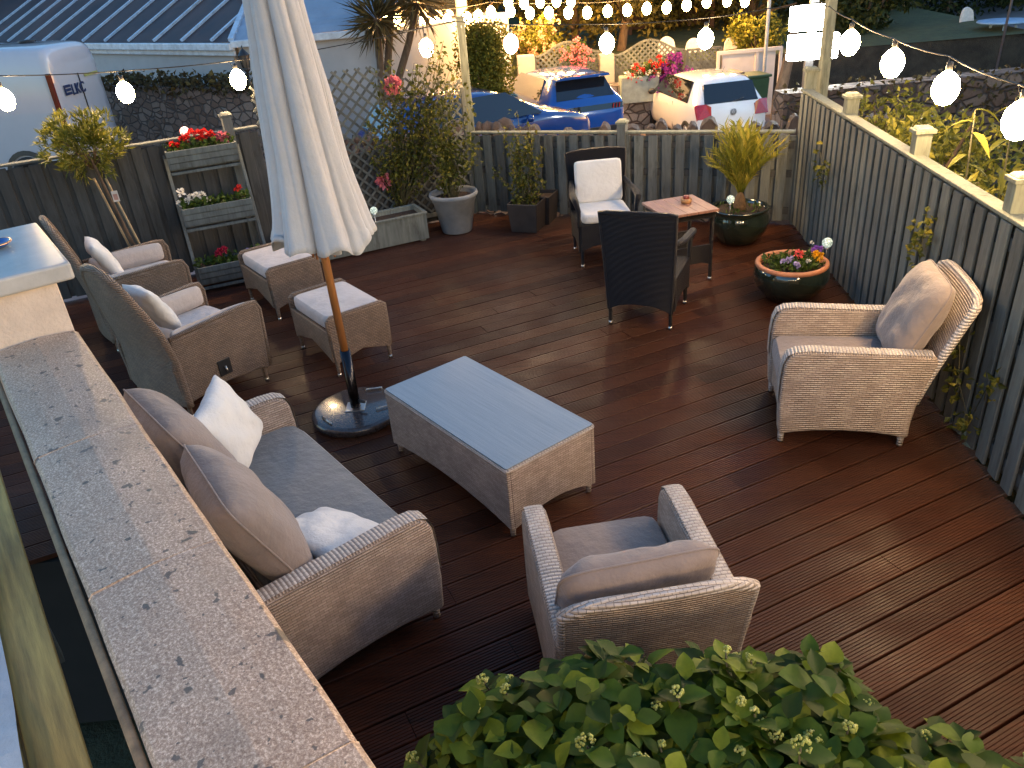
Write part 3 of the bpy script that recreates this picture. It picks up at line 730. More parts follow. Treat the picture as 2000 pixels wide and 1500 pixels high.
# dark dining chairs
def dark_chair(label, loc, rz, cushions):
    t = thing('dining_chair', label, 'chair', loc, rz, 'dark wicker chairs'); hw = .265
    for s in (-1, 1):
        for (yy, h) in ((-.25, .40), (.25, .40)):
            b = MB(); b.lathe([(.001, .0), (.014, 0), (.020, .4), (.001, .4)], (s*(hw-.02), yy+(.03 if yy > 0 else 0), 0), 10); l = b.build('leg', M_WEAVED, t)
            b = MB(); b.lathe([(.001, -.001), (.0175, -.001), (.0175, .03), (.001, .032)], (s*(hw-.02), yy+(.03 if yy > 0 else 0), 0), 10); b.build('foot', M_METAL, l)
        b = MB(); xs = s*(hw+.005)
        b.tube([(xs, -.25, .40), (xs, -.27, .56), (xs+s*.025, -.24, .645), (xs+s*.03, -.12, .665), (xs+s*.015, .08, .67), (xs-s*.01, .27, .70)], [.018, .02, .030, .032, .028, .02], 10); b.build('arm', M_WEAVED, t)
    def bk(u, v, off=0):
        x = -1+2*u; w = (hw-.015)*(1+.16*v); zz = .14+.02*abs(0)+(.81+.02*(1-x*x))*v if v > 0 else .14+.07*(1-x*x)
        zz = (.14+.07*(1-abs(x)**2.5))*(1-v)+(.955+.012*(1-x*x))*v
        return Vector((x*w, .275+.035*v+.045*v*v+.03*(1-x*x)+off, zz))
    b = MB(); b.smooth = True; b.grid(lambda u, v: bk(u, v), 12, 14); b.grid(lambda u, v: bk(1-u, v, .028), 12, 14); o = b.build('backrest', M_WEAVED, t)
    b = MB(); b.tube([bk(0, v/6, .014) for v in range(7)]+[bk(u/10, 1, .014) for u in range(1, 10)]+[bk(1, 1-v/6, .014) for v in range(7)], .018, 8); b.build('back_rim', M_WEAVED, o)
    b = MB(); P = [(-hw+.01, .42), (hw-.01, .42), (hw-.01, .16), (.14, .21), (0, .225), (-.14, .21), (-hw+.01, .16)]
    b.prism(P, 'y', -.27, -.245); b.box((0, .01, .40), (2*hw-.02, .51, .04)); b.build('seat', M_WEAVED, t, bevel=.008)
    for s in (-1, 1):
        Q = [(-.25, .42), (.27, .42), (.27, .15), (.16, .20), (0, .215), (-.14, .20), (-.25, .15)]
        b = MB(); b.prism(Q, 'x', s*hw-.012, s*hw+.012); b.build('side_panel', M_WEAVED, t, bevel=.004)
    if cushions:
        seat_cushion(t, 0, -.02, .465, .47, .47, .085, M_WHITE, seed=3)
        seat_cushion(t, 0, .225, .70, .46, .40, .075, M_WHITE, 'back_cushion', seed=9, M=RX(math.radians(90-12)))
    return t
dark_chair('dark brown wicker chair with its back to us at the small wooden table', (1.19, 5.98, 0), facing(.43, .90), False)
dark_chair('dark brown wicker chair holding white seat and back cushions by the low fence', (1.02, 7.42, 0), facing(.03, -1), True)

# bistro table
t = thing('bistro_table', 'small square reddish wooden table with wicker legs between the dark chairs', 'table', (1.605, 6.74, 0), math.radians(13))
b = MB()
for k in range(5): b.box((-.25+.05+.1*k, 0, .648), (.0985, .51, .024))
b.build('table_top', mat('red_slat_wood', (.30, .15, .105), .38, 0, .3, 3, .3, .002, 50, (16, 2, 1)), t, bevel=.004)
b = MB()
for s in (-1, 1): b.box((0, s*.22, .61), (.46, .02, .05)); b.box((s*.22, 0, .61), (.02, .42, .05))
b.build('apron', M_WEAVED, t)
for sx in (-1, 1):
    for sy in (-1, 1):
        b = MB(); b.lathe([(.001, 0), (.015, 0), (.019, .6), (.001, .6)], (sx*.21, sy*.21, 0), 10); l = b.build('leg', M_WEAVED, t)
        b = MB(); b.lathe([(.001, -.001), (.019, -.001), (.019, .03), (.001, .032)], (sx*.21, sy*.21, 0), 10); b.build('foot', M_METAL, l)
for s in (-1, 1):
    b = MB(); b.prism([(-.21, .34), (.21, .34), (.21, .15), (.12, .18), (-.12, .18), (-.21, .15)], 'y', s*.21-.008, s*.21+.008); b.build('lower_panel', M_WEAVED, t)
cp = at(1340, 396, .66)
t = thing('candle_holder', 'small round wooden candle dish with a red candle on the bistro table', 'candle holder', (cp.x, cp.y, .66))
b = MB(); b.lathe([(.001, .0), (.042, .0), (.05, .02), (.05, .042), (.044, .044), (.04, .02), (.001, .018)], seg=20); b.build('dish', mat('turned_wood', (.42, .22, .09), .5, 0, .3, 30, .2), t)
b = MB(); b.lathe([(.001, .018), (.026, .018), (.026, .062), (.02, .066), (.001, .064)], seg=16); b.build('candle', mat('red_wax', (.22, .03, .02), .4), t)

# ------------------------------------------------------------------ parasol
PX, PY = -1.075, 4.67
t = thing('parasol', 'closed cream parasol on a wooden pole with its cloth hanging in folds', 'parasol', (PX, PY, .09))
b = MB(); b.tube([(0, 0, .40), (-.012, 0, 1.3), (-.02, 0, 2.9)], .026, 16); b.build('pole', mat('varnished_wood', (.36, .15, .045), .28, 0, .3, 4, .15, .002, 30, (6, 6, 1), coat=.6), t)
b = MB(); b.smooth = True
npl = 8
def clr(z):  # mean cloth radius
    q = max(0, (z-1.17)/1.7)
    return .235-.125*q**.9+.035*math.exp(-q*9)
def cloth(u, v):
    a = 2*PI*u; z = 1.18+1.70*v
    ph = (npl*a+.7*math.sin(a*2+v*2)+.8*v)/2; fold = 1.7*abs(math.sin(ph))**.55-1.05+.25*abs(math.sin(ph*2.0+1+v*3))**.6
    r = clr(z)*(1.02+(.22+.07*math.sin(3*a))*fold*(1-.35*v)+.06*math.cos(2*a+1)+.02*math.cos(19*a+2*v)*(1-v)+.05*noise.noise(Vector((math.cos(a)*2, math.sin(a)*2, v*5))))
    hem = 0
    if v < .03: hem = .026*math.cos(npl*a*1.0+2)+.015*math.cos(5*a)+.02*math.sin(2*a)
    return Vector((r*math.cos(a)-.02*v, r*math.sin(a), z+hem))
b.grid(cloth, 300, 46)
o = b.build('canopy', M_CANVAS, t); sd = o.modifiers.new('sol', 'SOLIDIFY'); sd.thickness = .003
b = MB(); b.smooth = True
b.grid(lambda u, v: Vector(((.12+.05*math.cos(8*2*PI*u))*math.cos(2*PI*u), (.12+.05*math.cos(8*2*PI*u))*math.sin(2*PI*u), 1.13+.25*v+.02*math.cos(6*PI*u))), 120, 4)
o = b.build('inner_folds', M_CANVAS, t)
for k in range(8):
    a = 2*PI*k/8+.2; b = MB(); b.tube([(.03*math.cos(a), .03*math.sin(a), 2.6), (.075*math.cos(a), .075*math.sin(a), 1.08)], .008, 6); b.build('rib', mat('varnished_wood', (0, 0, 0)), t)
b = MB(); b.lathe([(.001, 2.87), (.09, 2.87), (.06, 2.93), (.02, 2.96), (.015, 3.02), (.001, 3.03)], seg=16); b.build('finial', mat('varnished_wood', (0, 0, 0)), t)
t = thing('umbrella_stand', 'round dark granite parasol base with a steel tube between sofa and coffee table', 'parasol base', (PX, PY, 0))
b = MB(); b.lathe([(.001, .012), (.285, .012), (.305, .03), (.305, .062), (.292, .078), (.27, .083), (.001, .083)], seg=56)
b.build('disc', mat('polished_granite', (.045, .04, .042), .22, 0, .6, 60, .1, .001, 120, coat=.4), t)
b = MB(); b.box((0, 0, .086), (.13, .13, .006)); b.build('plate', M_METAL, t, bevel=.002)
b = MB(); b.lathe([(.030, .088), (.030, .52), (.0345, .52), (.0345, .088)], seg=24); o = b.build('tube', M_DKMET, t)
b = MB(); b.tube([(.03, -.02, .14), (.075, -.04, .14)], .012, 8); b.build('clamp_knob', M_BLACK, t)
for (x, y, a) in ((-.17, -.17, -.9), (.20, -.05, .45), (.1, .22, .1)):
    b = MB(); dx, dy = .055*math.cos(a), .055*math.sin(a); b.tube([(x-dx, y-dy, .083), (x-dx, y-dy, .096), (x+dx, y+dy, .096), (x+dx, y+dy, .083)], .006, 8); b.build('carry_handle', M_METAL, t)

# ------------------------------------------------------------------ plants
def leaves(n, fn, L, w, name, mt, parent, big=False, droop=.2, fold=.22):
    b = MB()
    for k in range(n):
        p, d, nn = fn(k); s = rnd(.65, 1.2); b.leaf(p, d, nn, L*s, w*s*rnd(.85, 1.1), fold, droop*rnd(.3, 1.6), big)
    return b.build(name, mt, parent)
def bloom(b, c, r, n=26, up=.3):
    for k in range(n):
        d = rdir(up); nn = rdir(); b.leaf(Vector(c)+d*r*.35, (d+rdir()*.5), nn, r*.85, r*.75, .3, -.2)
def flowers(name, mt, parent, pts, r, n=22):
    b = MB()
    for p in pts: bloom(b, p, r*rnd(.8, 1.15), n)
    return b.build(name, mt, parent)

# hydrangea
random.seed(21)
t = thing('hydrangea', 'large leafy hydrangea with pale green flower buds in the bottom foreground', 'shrub', (.75, 1.35, 0))
HC = [((-.10, 1.38), .24, .90), ((.16, 1.42), .27, .93), ((.44, 1.42), .27, .94), ((.72, 1.38), .26, .93), ((-.14, 1.10), .32, .88), ((.20, 1.12), .36, .92), ((.52, 1.12), .36, .93), ((.82, 1.12), .28, .90), ((1.00, 1.02), .24, .80), ((1.16, 1.04), .20, .76), ((1.32, 1.00), .2, .74), ((1.06, 1.20), .22, .77), ((1.22, 1.12), .18, .75), ((-.27, 1.32), .19, .76), ((1.46, .92), .22, .74), ((1.62, .86), .22, .70), ((1.2, .8), .3, .8), ((.1, .8), .4, .88), ((.6, .8), .4, .88)]
def hyd_pt():
    c, r, h = random.choice(HC); a = rnd(0, 2*PI); q = math.sqrt(random.random()); rr = r*q
    z = (h+.05)*(1-.36*q**3)-.03+rnd(-.09, .02); return Vector((c[0]+rr*math.cos(a)-.75, c[1]+rr*math.sin(a)-1.35+.07, z)), Vector((math.cos(a)*q, math.sin(a)*q, 0))
b = MB(); F = []
for k in range(1500):
    p, out = hyd_pt()
    # a whorl: opposite pairs of leaves around a shoot tip
    ax = (Vector((0, 0, 1))+out*.7+rdir()*.25).normalized(); a0 = rnd(0, PI)
    e1 = ax.orthogonal().normalized(); e2 = ax.cross(e1)
    for lv in range(2):
        for s in (0, PI):
            a = a0+lv*PI/2+s; d = e1*math.cos(a)+e2*math.sin(a); dd = (d+ax*(.55-.35*lv+rnd(-.15, .15))).normalized()
            L = rnd(.085, .135)*(.8+.3*lv); L *= .80; b.leaf(p-ax*.03*lv, dd, ax, L, L*rnd(.66, .80), rnd(.04, .18), rnd(.05, .4), True)
    F.append((p+ax*.02, ax))
b.build('leaves', L_HYD, t)
b = MB(); random.shuffle(F); cnt = 0
F.sort(key=lambda q: -q[0].z)
sel = [F[i] for i in range(0, 600, 7)]
for p, ax in sel:
    R_ = random.choice((.009, .012, .016, .024)); n = int(14+1600*R_*R_*22)
    for k in range(min(n, 60)):
        d = rdir(); d = (d+ax*.6).normalized(); q = p+ax*.012+Vector((d.x*R_, d.y*R_, d.z*R_*.6)); b.sphere(q, rnd(.0035, .0055), 5, 3)
b.build('flower_buds', L_HYDF, t)
b = MB()
for p, ax in F[::7]: b.tube([(p.x*.5, p.y*.5, .0), (p.x*.8, p.y*.8, p.z*.5), tuple(p)], [.007, .005, .003], 5)
b.build('stems', M_STEM, t)
b = MB(); b.prism([(-.75, .2), (2.2, .2), (2.2, .9), (1.6, 1.15), (.75, 1.5), (-.2, 1.3), (-.75, .9)], 'z', -.02, .05)
struct(b.build('planting_bed', M_SOIL))

def pot(name, label, loc, prof_, mt, soil_r, soil_z, seg=40):
    t = thing(name, label, 'plant pot', loc)
    b = MB(); b.lathe(prof_, seg=seg); b.build('body', mt, t)
    b = MB(); b.smooth = False
    V = [(0, 0, soil_z+.01)]; n = 24
    b.disc((0, 0, soil_z), soil_r, 28); b.build('soil', M_SOIL, t); return t

# grey pot with a climbing rose
GX, GY = -.465, 8.66
pot('plant_pot', 'large round grey pot with a rolled rim at the foot of the climbing rose', (GX, GY, 0), [(.001, .01), (.165, .01), (.17, .02), (.235, .36), (.245, .365), (.247, .39), (.262, .40), (.275, .425), (.268, .45), (.25, .452), (.238, .43), (.22, .36), (.001, .36)], mat('grey_pot', (.21, .225, .24), .6, 0, .25, 6, .2), .225, .39)
def climber(label, name, base, spots, nstem, nleaf, L, mt, stem_r=.006, cat='climbing plant'):
    t = thing(name, label, cat, base); B = Vector(base); b = MB(); P = []
    for k in range(nstem):
        tgt = Vector(random.choice(spots))+Vector((rnd(-.18, .18), rnd(-.08, .02), rnd(-.18, .18))); p0 = Vector((rnd(-.05, .05), rnd(-.05, .05), 0)); tl = tgt-B
        pts = [p0+(tl-p0)*q+Vector((rnd(-.05, .05), rnd(-.04, .04), 0))*math.sin(PI*q) for q in (0, .2, .4, .6, .8, 1)]
        b.tube(pts, [stem_r*(1-.12*i) for i in range(6)], 5)
        for q in range(40): s = rnd(.25, 1.0)*5; i = min(4, int(s)); P.append(pts[i].lerp(pts[i+1], s-i))
    b.build('stems', M_STEM, t)
    leaves(nleaf, lambda k: (random.choice(P)+rdir()*rnd(0, .09), rdir(-.1), rdir(.5)), L, L*.6, 'leaves', mt, t)
    return t
random.seed(5)
def trp(x, z, off=-.10): p = Vector((-2.36, 8.38, 0))+LFD*x; return (p.x+LFD.y*(-off)*1, p.y-LFD.x*(-off), z)
climber('tall climbing rose with reddish stems growing out of the round grey pot', 'climbing_rose', (GX, GY, .39), [(-.44, 8.75, 1.0), (-.50, 8.85, 1.25), (-.33, 8.8, .85), (-.6, 8.85, 1.45), (-.30, 9.0, 1.5), (-.48, 8.9, .7)], 18, 1100, .062, L_ROSE)
t = climber('climbing rose with pink blooms spread over the trellis', 'climbing_rose', trp(1.35, .25), [trp(1.2, .8), trp(1.0, 1.2), trp(1.4, 1.5), trp(1.7, 1.6), trp(1.9, 1.3), trp(1.5, 1.0), trp(1.8, .9), trp(1.3, 1.7), trp(1.65, 1.35), trp(2.0, 1.6), trp(1.75, 1.78), trp(2.1, 1.75), trp(1.9, 1.85), trp(2.15, 1.5), trp(1.6, 1.8)], 42, 2300, .058, L_ROSE)
tw = Vector(trp(1.35, .25))
for (x, y, zz, mt, r) in ((765, 166, 1.575, P_PINK, .095), (748, 352, .60, P_PINK, .09), (528, 411, .45, P_PEACH, .07)):
    p = at(x, y, zz); p = Vector((p.x, p.y, zz))+Vector((.02, -.06, 0)); b = MB(); bloom(b, p-tw, r, 46); b.build('flower', mt, t)

# square dark planters
def sq_pot(label, x, y, s, h):
    t = thing('planter', label, 'plant pot', (x, y, 0), math.radians(-23)); b = MB()
    o, i = s/2, s/2-.018; V = []
    for (q, z) in ((o*.84, .0), (o, h), (i, h), (i*.86, .05)): V += [(-q, -q, z), (q, -q, z), (q, q, z), (-q, q, z)]
    F = [(3, 2, 1, 0)]+[(a*4+k, a*4+(k+1) % 4, (a+1)*4+(k+1) % 4, (a+1)*4+k) for a in range(3) for k in range(4)]
    b.add(V, F); b.build('body', mat('dark_planter', (.035, .028, .026), .5, 0, .3, 10, .2), t, bevel=.006)
    b = MB(); b.box((0, 0, h-.05), (2*i-.01, 2*i-.01, .02)); b.build('soil', M_SOIL, t)
sq_pot('square black planter nearer to us in front of the low fence', .335, 8.53, .35, .32)
sq_pot('square black planter standing behind and to the right of its twin', .50, 8.78, .33, .32)
random.seed(9)
climber('straggly green plant climbing the low fence from the black planters', 'shrub', (.335, 8.53, .28), [(.15, 8.75, .75), (.3, 8.8, .9), (.45, 8.8, .8), (.40, 8.75, 1.05), (.2, 8.75, .6), (.35, 8.5, .4), (.42, 8.5, .42), (.4, 8.8, 1.1), (.25, 8.8, .95)], 22, 800, .055, L_ROSE, cat='shrub')

# palm
def glaze():
    return mat('green_black_glaze', (.012, .018, .012), .07, 0, .5, 4, .05, .002, 20, coat=1)
PAX, PAY = 2.385, 7.52
pot('plant_pot', 'dark green glazed pot with the palm in the far right corner', (PAX, PAY, 0), [(.001, .01), (.17, .01), (.20, .03), (.275, .14), (.295, .22), (.285, .29), (.268, .325), (.285, .345), (.29, .36), (.268, .362), (.25, .34), (.25, .30), (.001, .30)], glaze(), .25, .325)
t = thing('palm', 'small yellow-green palm growing in the glazed pot in the far corner', 'palm', (PAX, PAY, .32)); random.seed(12)
b = MB(); b.lathe([(.001, 0), (.055, 0), (.065, .05), (.05, .12), (.02, .18), (.001, .19)], seg=12); b.build('trunk', mat('palm_fibre', (.16, .09, .04), .9, 0, .5, 30, 1, .01), t)
for k in range(30):
    a = k*2.399+.3; tilt = rnd(.08, .62) if k > 6 else rnd(.6, .8); Lf = rnd(.42, .62); b = MB(); pts = []
    for q in range(9):
        s = q/8; e = tilt*(.55+.9*s); pts.append((pts[-1] if pts else Vector((0, 0, .12)))+Vector((math.sin(e)*math.cos(a), math.sin(e)*math.sin(a), math.cos(e)))*Lf/8)
    b.tube(pts, [.006-.0006*i for i in range(9)], 5)
    for q in range(2, 9):
        for r_ in (0, .33, .66):
            for s in (-1, 1):
                i = min(q, 8); p = pts[i].lerp(pts[max(0, i-1)], r_); d = (pts[i]-pts[i-1]).normalized(); sd_ = d.cross(Vector((0, 0, 1))).normalized()*s
                b.leaf(p, d*.9+sd_*.55+Vector((0, 0, .1)), d.cross(sd_), rnd(.10, .16), .020, .3, .25)
    b.build('frond', L_PALM, t)
b = MB()
for k in range(60):
    a = rnd(0, 2*PI); r = rnd(.05, .23); b.leaf((PAX+r*math.cos(a), PAY+r*math.sin(a), .33), rdir(.8), rdir(), .06, .02)
o = b.build('ground_cover', L_LOW, None); tag(o, 'low green growth over the soil in the palm pot', 'ground cover'); o['kind'] = 'stuff'

# glazed bowl with pansies
BX, BY = 2.385, 6.05
pot('plant_pot', 'low dark glazed bowl with a terracotta rim and mixed flowers by the right fence', (BX, BY, 0), [(.001, .01), (.17, .01), (.20, .03), (.285, .13), (.305, .20), (.298, .265), (.285, .288)], glaze(), .25, .27)
o = bpy.context.scene.objects[-1]
bowl = [q for q in COL.objects if q.name.startswith('plant_pot')][-1]
b = MB(); b.lathe([(.284, .286), (.293, .30), (.288, .318), (.27, .323), (.252, .315), (.247, .27)], seg=48); b.build('rim', mat('terracotta', (.42, .17, .085), .6, 0, .25, 8, .2), bowl)
random.seed(31)
t = thing('bedding_flowers', 'mixed pansies and a coral ranunculus planted in the terracotta-rimmed bowl', 'flowers', (BX, BY, .28))
leaves(420, lambda k: (Vector((rnd(-.17, .17)+rnd(-.05, .05), rnd(-.16, .16)+rnd(-.05, .05), rnd(0, .05))), rdir(.7), rdir(.5)), .06, .03, 'leaves', L_LOW, t)
def px(x, y, z): p = at(x, y, z); return Vector((p.x-BX, p.y-BY, z-.28))
for (nm, mt, pts, r) in (('coral_flower', P_CORAL, [px(1560, 497, .37)], .045), ('yellow_flower', P_YEL, [px(1601, 502, .36), px(1594, 498, .37)], .038), ('purple_flower', P_PURPLE if False else petal('petal_violet', (.30, .12, .55)), [px(1590, 490, .37), px(1598, 487, .37)], .034),
                         ('lilac_flower', P_LILAC, [px(1530, 512, .34), px(1540, 508, .35), px(1555, 516, .35), px(1558, 520, .34), px(1545, 506, .35)], .028), ('pale_flower', P_WHITE, [px(1578, 510, .34), px(1586, 474, .40), px(1580, 512, .33)], .020)):
    flowers(nm, mt, t, pts, r, 26)

# solar globe lights
def globe(label, p, zs, r=.038, red=False):
    t = thing('solar_globe_light', label, 'garden light', (p.x, p.y, zs), 0, 'solar globe stake lights')
    b = MB(); b.sphere((0, 0, p.z-zs), r, 18, 12)
    m, tt, bb = new_mat('crackle_globe'); v = mapped(tt); vo = N(tt, 'ShaderNodeTexVoronoi', feature='DISTANCE_TO_EDGE'); vo.inputs['Scale'].default_value = 55; tt.links.new(v, vo.inputs[0])
    c = ramp(tt, vo.outputs['Distance'], [(.0, (.10, .14, .11)), (.2, (.55, .64, .56))])
    if red: c = ramp(tt, noi(tt, v, 30), [(.45, (.95, .85, .82)), (.55, (.7, .12, .12))])
    tt.links.new(c, bb.inputs['Base Color']); tt.links.new(c, bb.inputs['Emission Color']); bb.inputs['Emission Strength'].default_value = .12; bb.inputs['Roughness'].default_value = .15
    b.build('globe', m, t)
    b = MB(); b.lathe([(.016, p.z-zs-r-.012), (.018, p.z-zs-r+.006), (.001, p.z-zs-r+.007)], seg=12); b.tube([(0, 0, 0), (0, 0, p.z-zs-r-.01)], .004, 6); b.build('stake', M_METAL, t)
globe('clear crackle-glass solar globe on a stake in the palm pot', at(1427, 389, .50), .33)
globe('clear crackle-glass solar globe on a stake above the pansy bowl', at(1616, 474, .42), .28, .042)
globe('small solar globe on a stake in the long grey planter beside the parasol cloth', at(730, 411, .50), .25, .038)
globe('white and red solar globe standing among the red geraniums of the top trough', at(361, 257, 1.40), 1.2, .048, True)

# long planter box
t = thing('planter_box', 'long pale grey-green wooden planter box at the foot of the trellis', 'planter', (-.775, 8.43, 0), math.atan2(LFD.y, LFD.x)+PI)
# local x runs left along the trellis (towards -LFD); local +y is away from trellis? -> y towards camera is +y
PLg = 1.5; pw = .36; ph_ = .31
b = MB(); b.box((PLg/2, .0, ph_/2+.012), (PLg, .022, ph_-.024)); b.box((PLg/2, -pw, ph_/2+.012), (PLg, .022, ph_-.024))
b.box((.011, -pw/2, ph_/2+.012), (.022, pw-.024, ph_-.024)); b.box((PLg-.011, -pw/2, ph_/2+.012), (.022, pw-.024, ph_-.024)); b.box((PLg/2, -pw/2, .035), (PLg-.05, pw-.03, .02)); b.build('box', M_BOX, t, bevel=.003)
b = MB(); b.box((PLg/2, .006, ph_+.004), (PLg+.02, .045, .02)); b.box((PLg/2, -pw-.006, ph_+.004), (PLg+.02, .045, .02)); b.box((.008, -pw/2, ph_+.004), (.04, pw-.03, .02)); b.build('rim', M_BOX, t, bevel=.003)
b = MB(); b.box((PLg/2, -pw/2, ph_-.05), (PLg-.05, pw-.03, .02)); b.build('soil', M_SOIL, t)
b = MB()
for x in (.06, PLg-.06): b.box((x, -pw/2, .006), (.06, pw*.9, .014))
b.build('feet', M_BOX, t)

# ladder planter
LAT = Vector((.93, .36, 0)).normalized(); LN = Vector((-LAT.y, LAT.x, 0))
t = thing('ladder_planter', 'three-tier grey-blue ladder planter leaning against the left fence', 'planter', (-2.98, 7.38, 0), math.atan2(LAT.y, LAT.x))
LW = .70
def lean(z): return .68*z/1.2
for x in (0.0, LW):
    b = MB(); b.beam((x, lean(0), 0), (x, lean(1.22)-.02, 1.22), .03, .055, (0, 1, 0)); b.build('side_rail', M_TROUGH, t, bevel=.003)
    b = MB(); b.beam((x, .55, 0), (x, lean(1.15)+.04, 1.15), .028, .045, (0, 1, 0)); b.build('rear_strut', M_FENCED, t, bevel=.003)
TZ = (1.10, .60, .09)
for zi in TZ:
    y0 = lean(zi+.06)-.10
    q = MB()
    for k in range(3):
        q.box((LW/2, y0-.035+.0-.008*k, zi+.032+k*.060), (LW-.035, .018, .056))
    for k in range(3): q.box((LW/2, y0+.20, zi+.032+k*.060), (LW-.035, .018, .056))
    for x in (.022, LW-.022): q.box((x, y0+.08, zi+.09), (.018, .24, .175))
    q.box((LW/2, y0+.08, zi+.0), (LW-.04, .22, .014))
    o = q.build('trough', M_TROUGH, t, bevel=.004)
    b = MB(); b.box((LW/2, y0+.08, zi+.14), (LW-.07, .20, .02)); b.build('soil', M_SOIL, o)
    b = MB(); b.beam((0.02, y0-.04, zi-.035), (LW-.02, y0-.04, zi-.035), .02, .025); b.build('cross_bar', M_TROUGH, t)
LM = T(-2.98, 7.38, 0) @ RZm(math.atan2(LAT.y, LAT.x))
random.seed(40)
def troughpt(zi, x0, x1, dz=.03): return LM @ Vector((rnd(x0, x1), lean(zi+.06)-.10+.08+rnd(-.10, .10), zi+.15+rnd(-.02, dz)))
def trough_plants(label, zi, blooms, nl):
    org = LM @ Vector((LW/2, lean(zi+.06)-.02, zi+.14)); t = thing('geraniums', label, 'flowers', org)
    leaves(nl, lambda k: (troughpt(zi, .03, LW-.03, .07)-org, rdir(.6), rdir(.4)), .055, .045, 'leaves', L_LOW, t)
    for nm, mt, pts, r in blooms:
        b = MB()
        for p in pts: bloom(b, Vector(p)-org, r*rnd(.8, 1.2), 24, .5)
        b.build(nm, mt, t)
def fx(zi, x, z): return LM @ Vector((x, lean(zi+.06)-.05, z))
trough_plants('red and pink geraniums spilling over the top trough of the ladder planter', 1.10, [('red_flower', P_RED, [fx(1.1, x, z) for x, z in ((.30, 1.40), (.24, 1.36), (.36, 1.38), (.42, 1.40), (.45, 1.35), (.38, 1.34), (.20, 1.36), (.10, 1.33), (.14, 1.30), (.48, 1.37))], .042), ('pink_flower', P_PINK, [fx(1.1, x, z) for x, z in ((.56, 1.35), (.62, 1.34), (.60, 1.30), (.53, 1.31))], .04)], 300)
trough_plants('white geraniums with a few red blooms in the middle trough', .60, [('white_flower', P_WHITE, [fx(.6, x, z) for x, z in ((.14, .86), (.19, .87), (.24, .86), (.10, .83), (.02, .82), (.28, .80), (.06, .92))], .038), ('red_flower', P_RED, [fx(.6, x, z) for x, z in ((.57, .86), (.60, .88))], .028)], 320)
trough_plants('dim geraniums with one crimson bloom in the lowest trough', .09, [('red_flower', petal('petal_crimson', (.4, .02, .06)), [fx(.09, x, z) for x, z in ((.26, .36), (.30, .37), (.24, .34))], .042), ('lilac_flower', P_LILAC, [fx(.09, .52, .33), fx(.09, .47, .30)], .022)], 260)

# bay tree in the left corner
random.seed(52)
TB = at(243, 470, .42); TB = Vector((-3.36, 7.34, 0))
t = thing('standard_tree', 'small mop-headed olive tree with bare stem and stakes in the left corner', 'tree', TB)
TC = Vector((-3.68, 7.46, 1.47))-TB
b = MB(); b.tube([(0, 0, 0), (TC.x*.5, TC.y*.5, .6), (TC.x*.8, TC.y*.85, 1.05), tuple(TC+Vector((0, 0, -.05)))], [.022, .018, .016, .008], 8)
for k in range(9):
    d = rdir(.4); b.tube([tuple(TC+Vector((0, 0, -.2))), tuple(TC+d*.26)], [.008, .003], 5)
b.build('trunk', M_BARK, t)
P = [TC+Vector((d.x*.36, d.y*.30, d.z*.29)) for d in (rdir(.15)*rnd(.4, 1.05) for _ in range(105))]
b = MB()
for c in P:
    ax = ((c-TC).normalized()+Vector((0, 0, .5))).normalized()
    for k in range(24): d = (ax+rdir()*.9).normalized(); b.leaf(c+rdir()*.04, d, rdir(), rnd(.055, .095), rnd(.014, .02), .2, .15)
b.build('crown', L_BAY, t)
for (dx, dy) in ((.06, -.03), (-.07, .02)):
    b = MB(); b.tube([(dx, dy, 0), (TC.x*.85+dx*1.0, TC.y*.85+dy, 1.18)], .011, 6); b.build('stake', mat('bamboo', (.36, .24, .12), .5, 0, .3, 10, .2), t)
b = MB(); b.lathe([(.001, .0), (.13, .0), (.17, .28), (.18, .30), (.165, .30), (.15, .25), (.001, .25)], seg=24); b.build('pot', mat('grey_pot', (0, 0, 0)), t)
lt = at(220, 345, 1.05); q = thing('plant_label', 'small white label with a pinkish picture hung on the tree stakes', 'label', (lt.x+.02, lt.y-.0, 1.05), math.radians(20)); q.location = (TB.x-.15, TB.y+.02, 1.02)
b = MB(); b.box((0, 0, 0), (.055, .003, .10)); b.build('card', mat('label_card', (.6, .52, .45), .5), q, bevel=.001)
b = MB(); b.box((0, -.0022, -.006), (.036, .001, .055)); b.build('picture', mat('label_print', (.42, .22, .17), .5), q)

# climbers through the right fence (wisps)
random.seed(77)
def rfp(s, z, off=-.06): A_ = Vector((3.09, 7.95)); B_ = Vector((2.17, -.45)); d = (B_-A_).normalized(); n = Vector((d.y, -d.x)); p = A_+d*s; return Vector((p.x-.06+0*n.x, p.y, z))
for (lb, spots, nl) in (('thin ivy strand halfway along the right fence near the far corner', [(.95, .95), (1.1, .8), (1.25, .88)], 36), ('wisp of climber low on the right fence behind the armchair', [(3.35, 1.05), (3.25, .85), (3.3, .95)], 60), ('dark ivy trailing down the fence right of the armchair', [(4.0, .6), (4.1, .35), (4.3, .2), (4.4, .5)], 90)):
    org = rfp(*spots[0]); t = thing('ivy', lb, 'climbing plant', org)
    P = [rfp(s, z)-org for s, z in spots]; b = MB(); b.tube([p+Vector((-.01, 0, 0)) for p in P]+[P[-1]+Vector((-.01, 0, -.1))], .003, 5); b.build('stem', M_STEM, t)
    leaves(nl, lambda k: (random.choice(P)+Vector((-rnd(0, .06), rnd(-.09, .09), rnd(-.10, .10))), rdir(-.2)+Vector((-.3, 0, 0)), rdir()+Vector((-1, 0, 0))), .055, .04, 'leaves', L_ROSE, t)

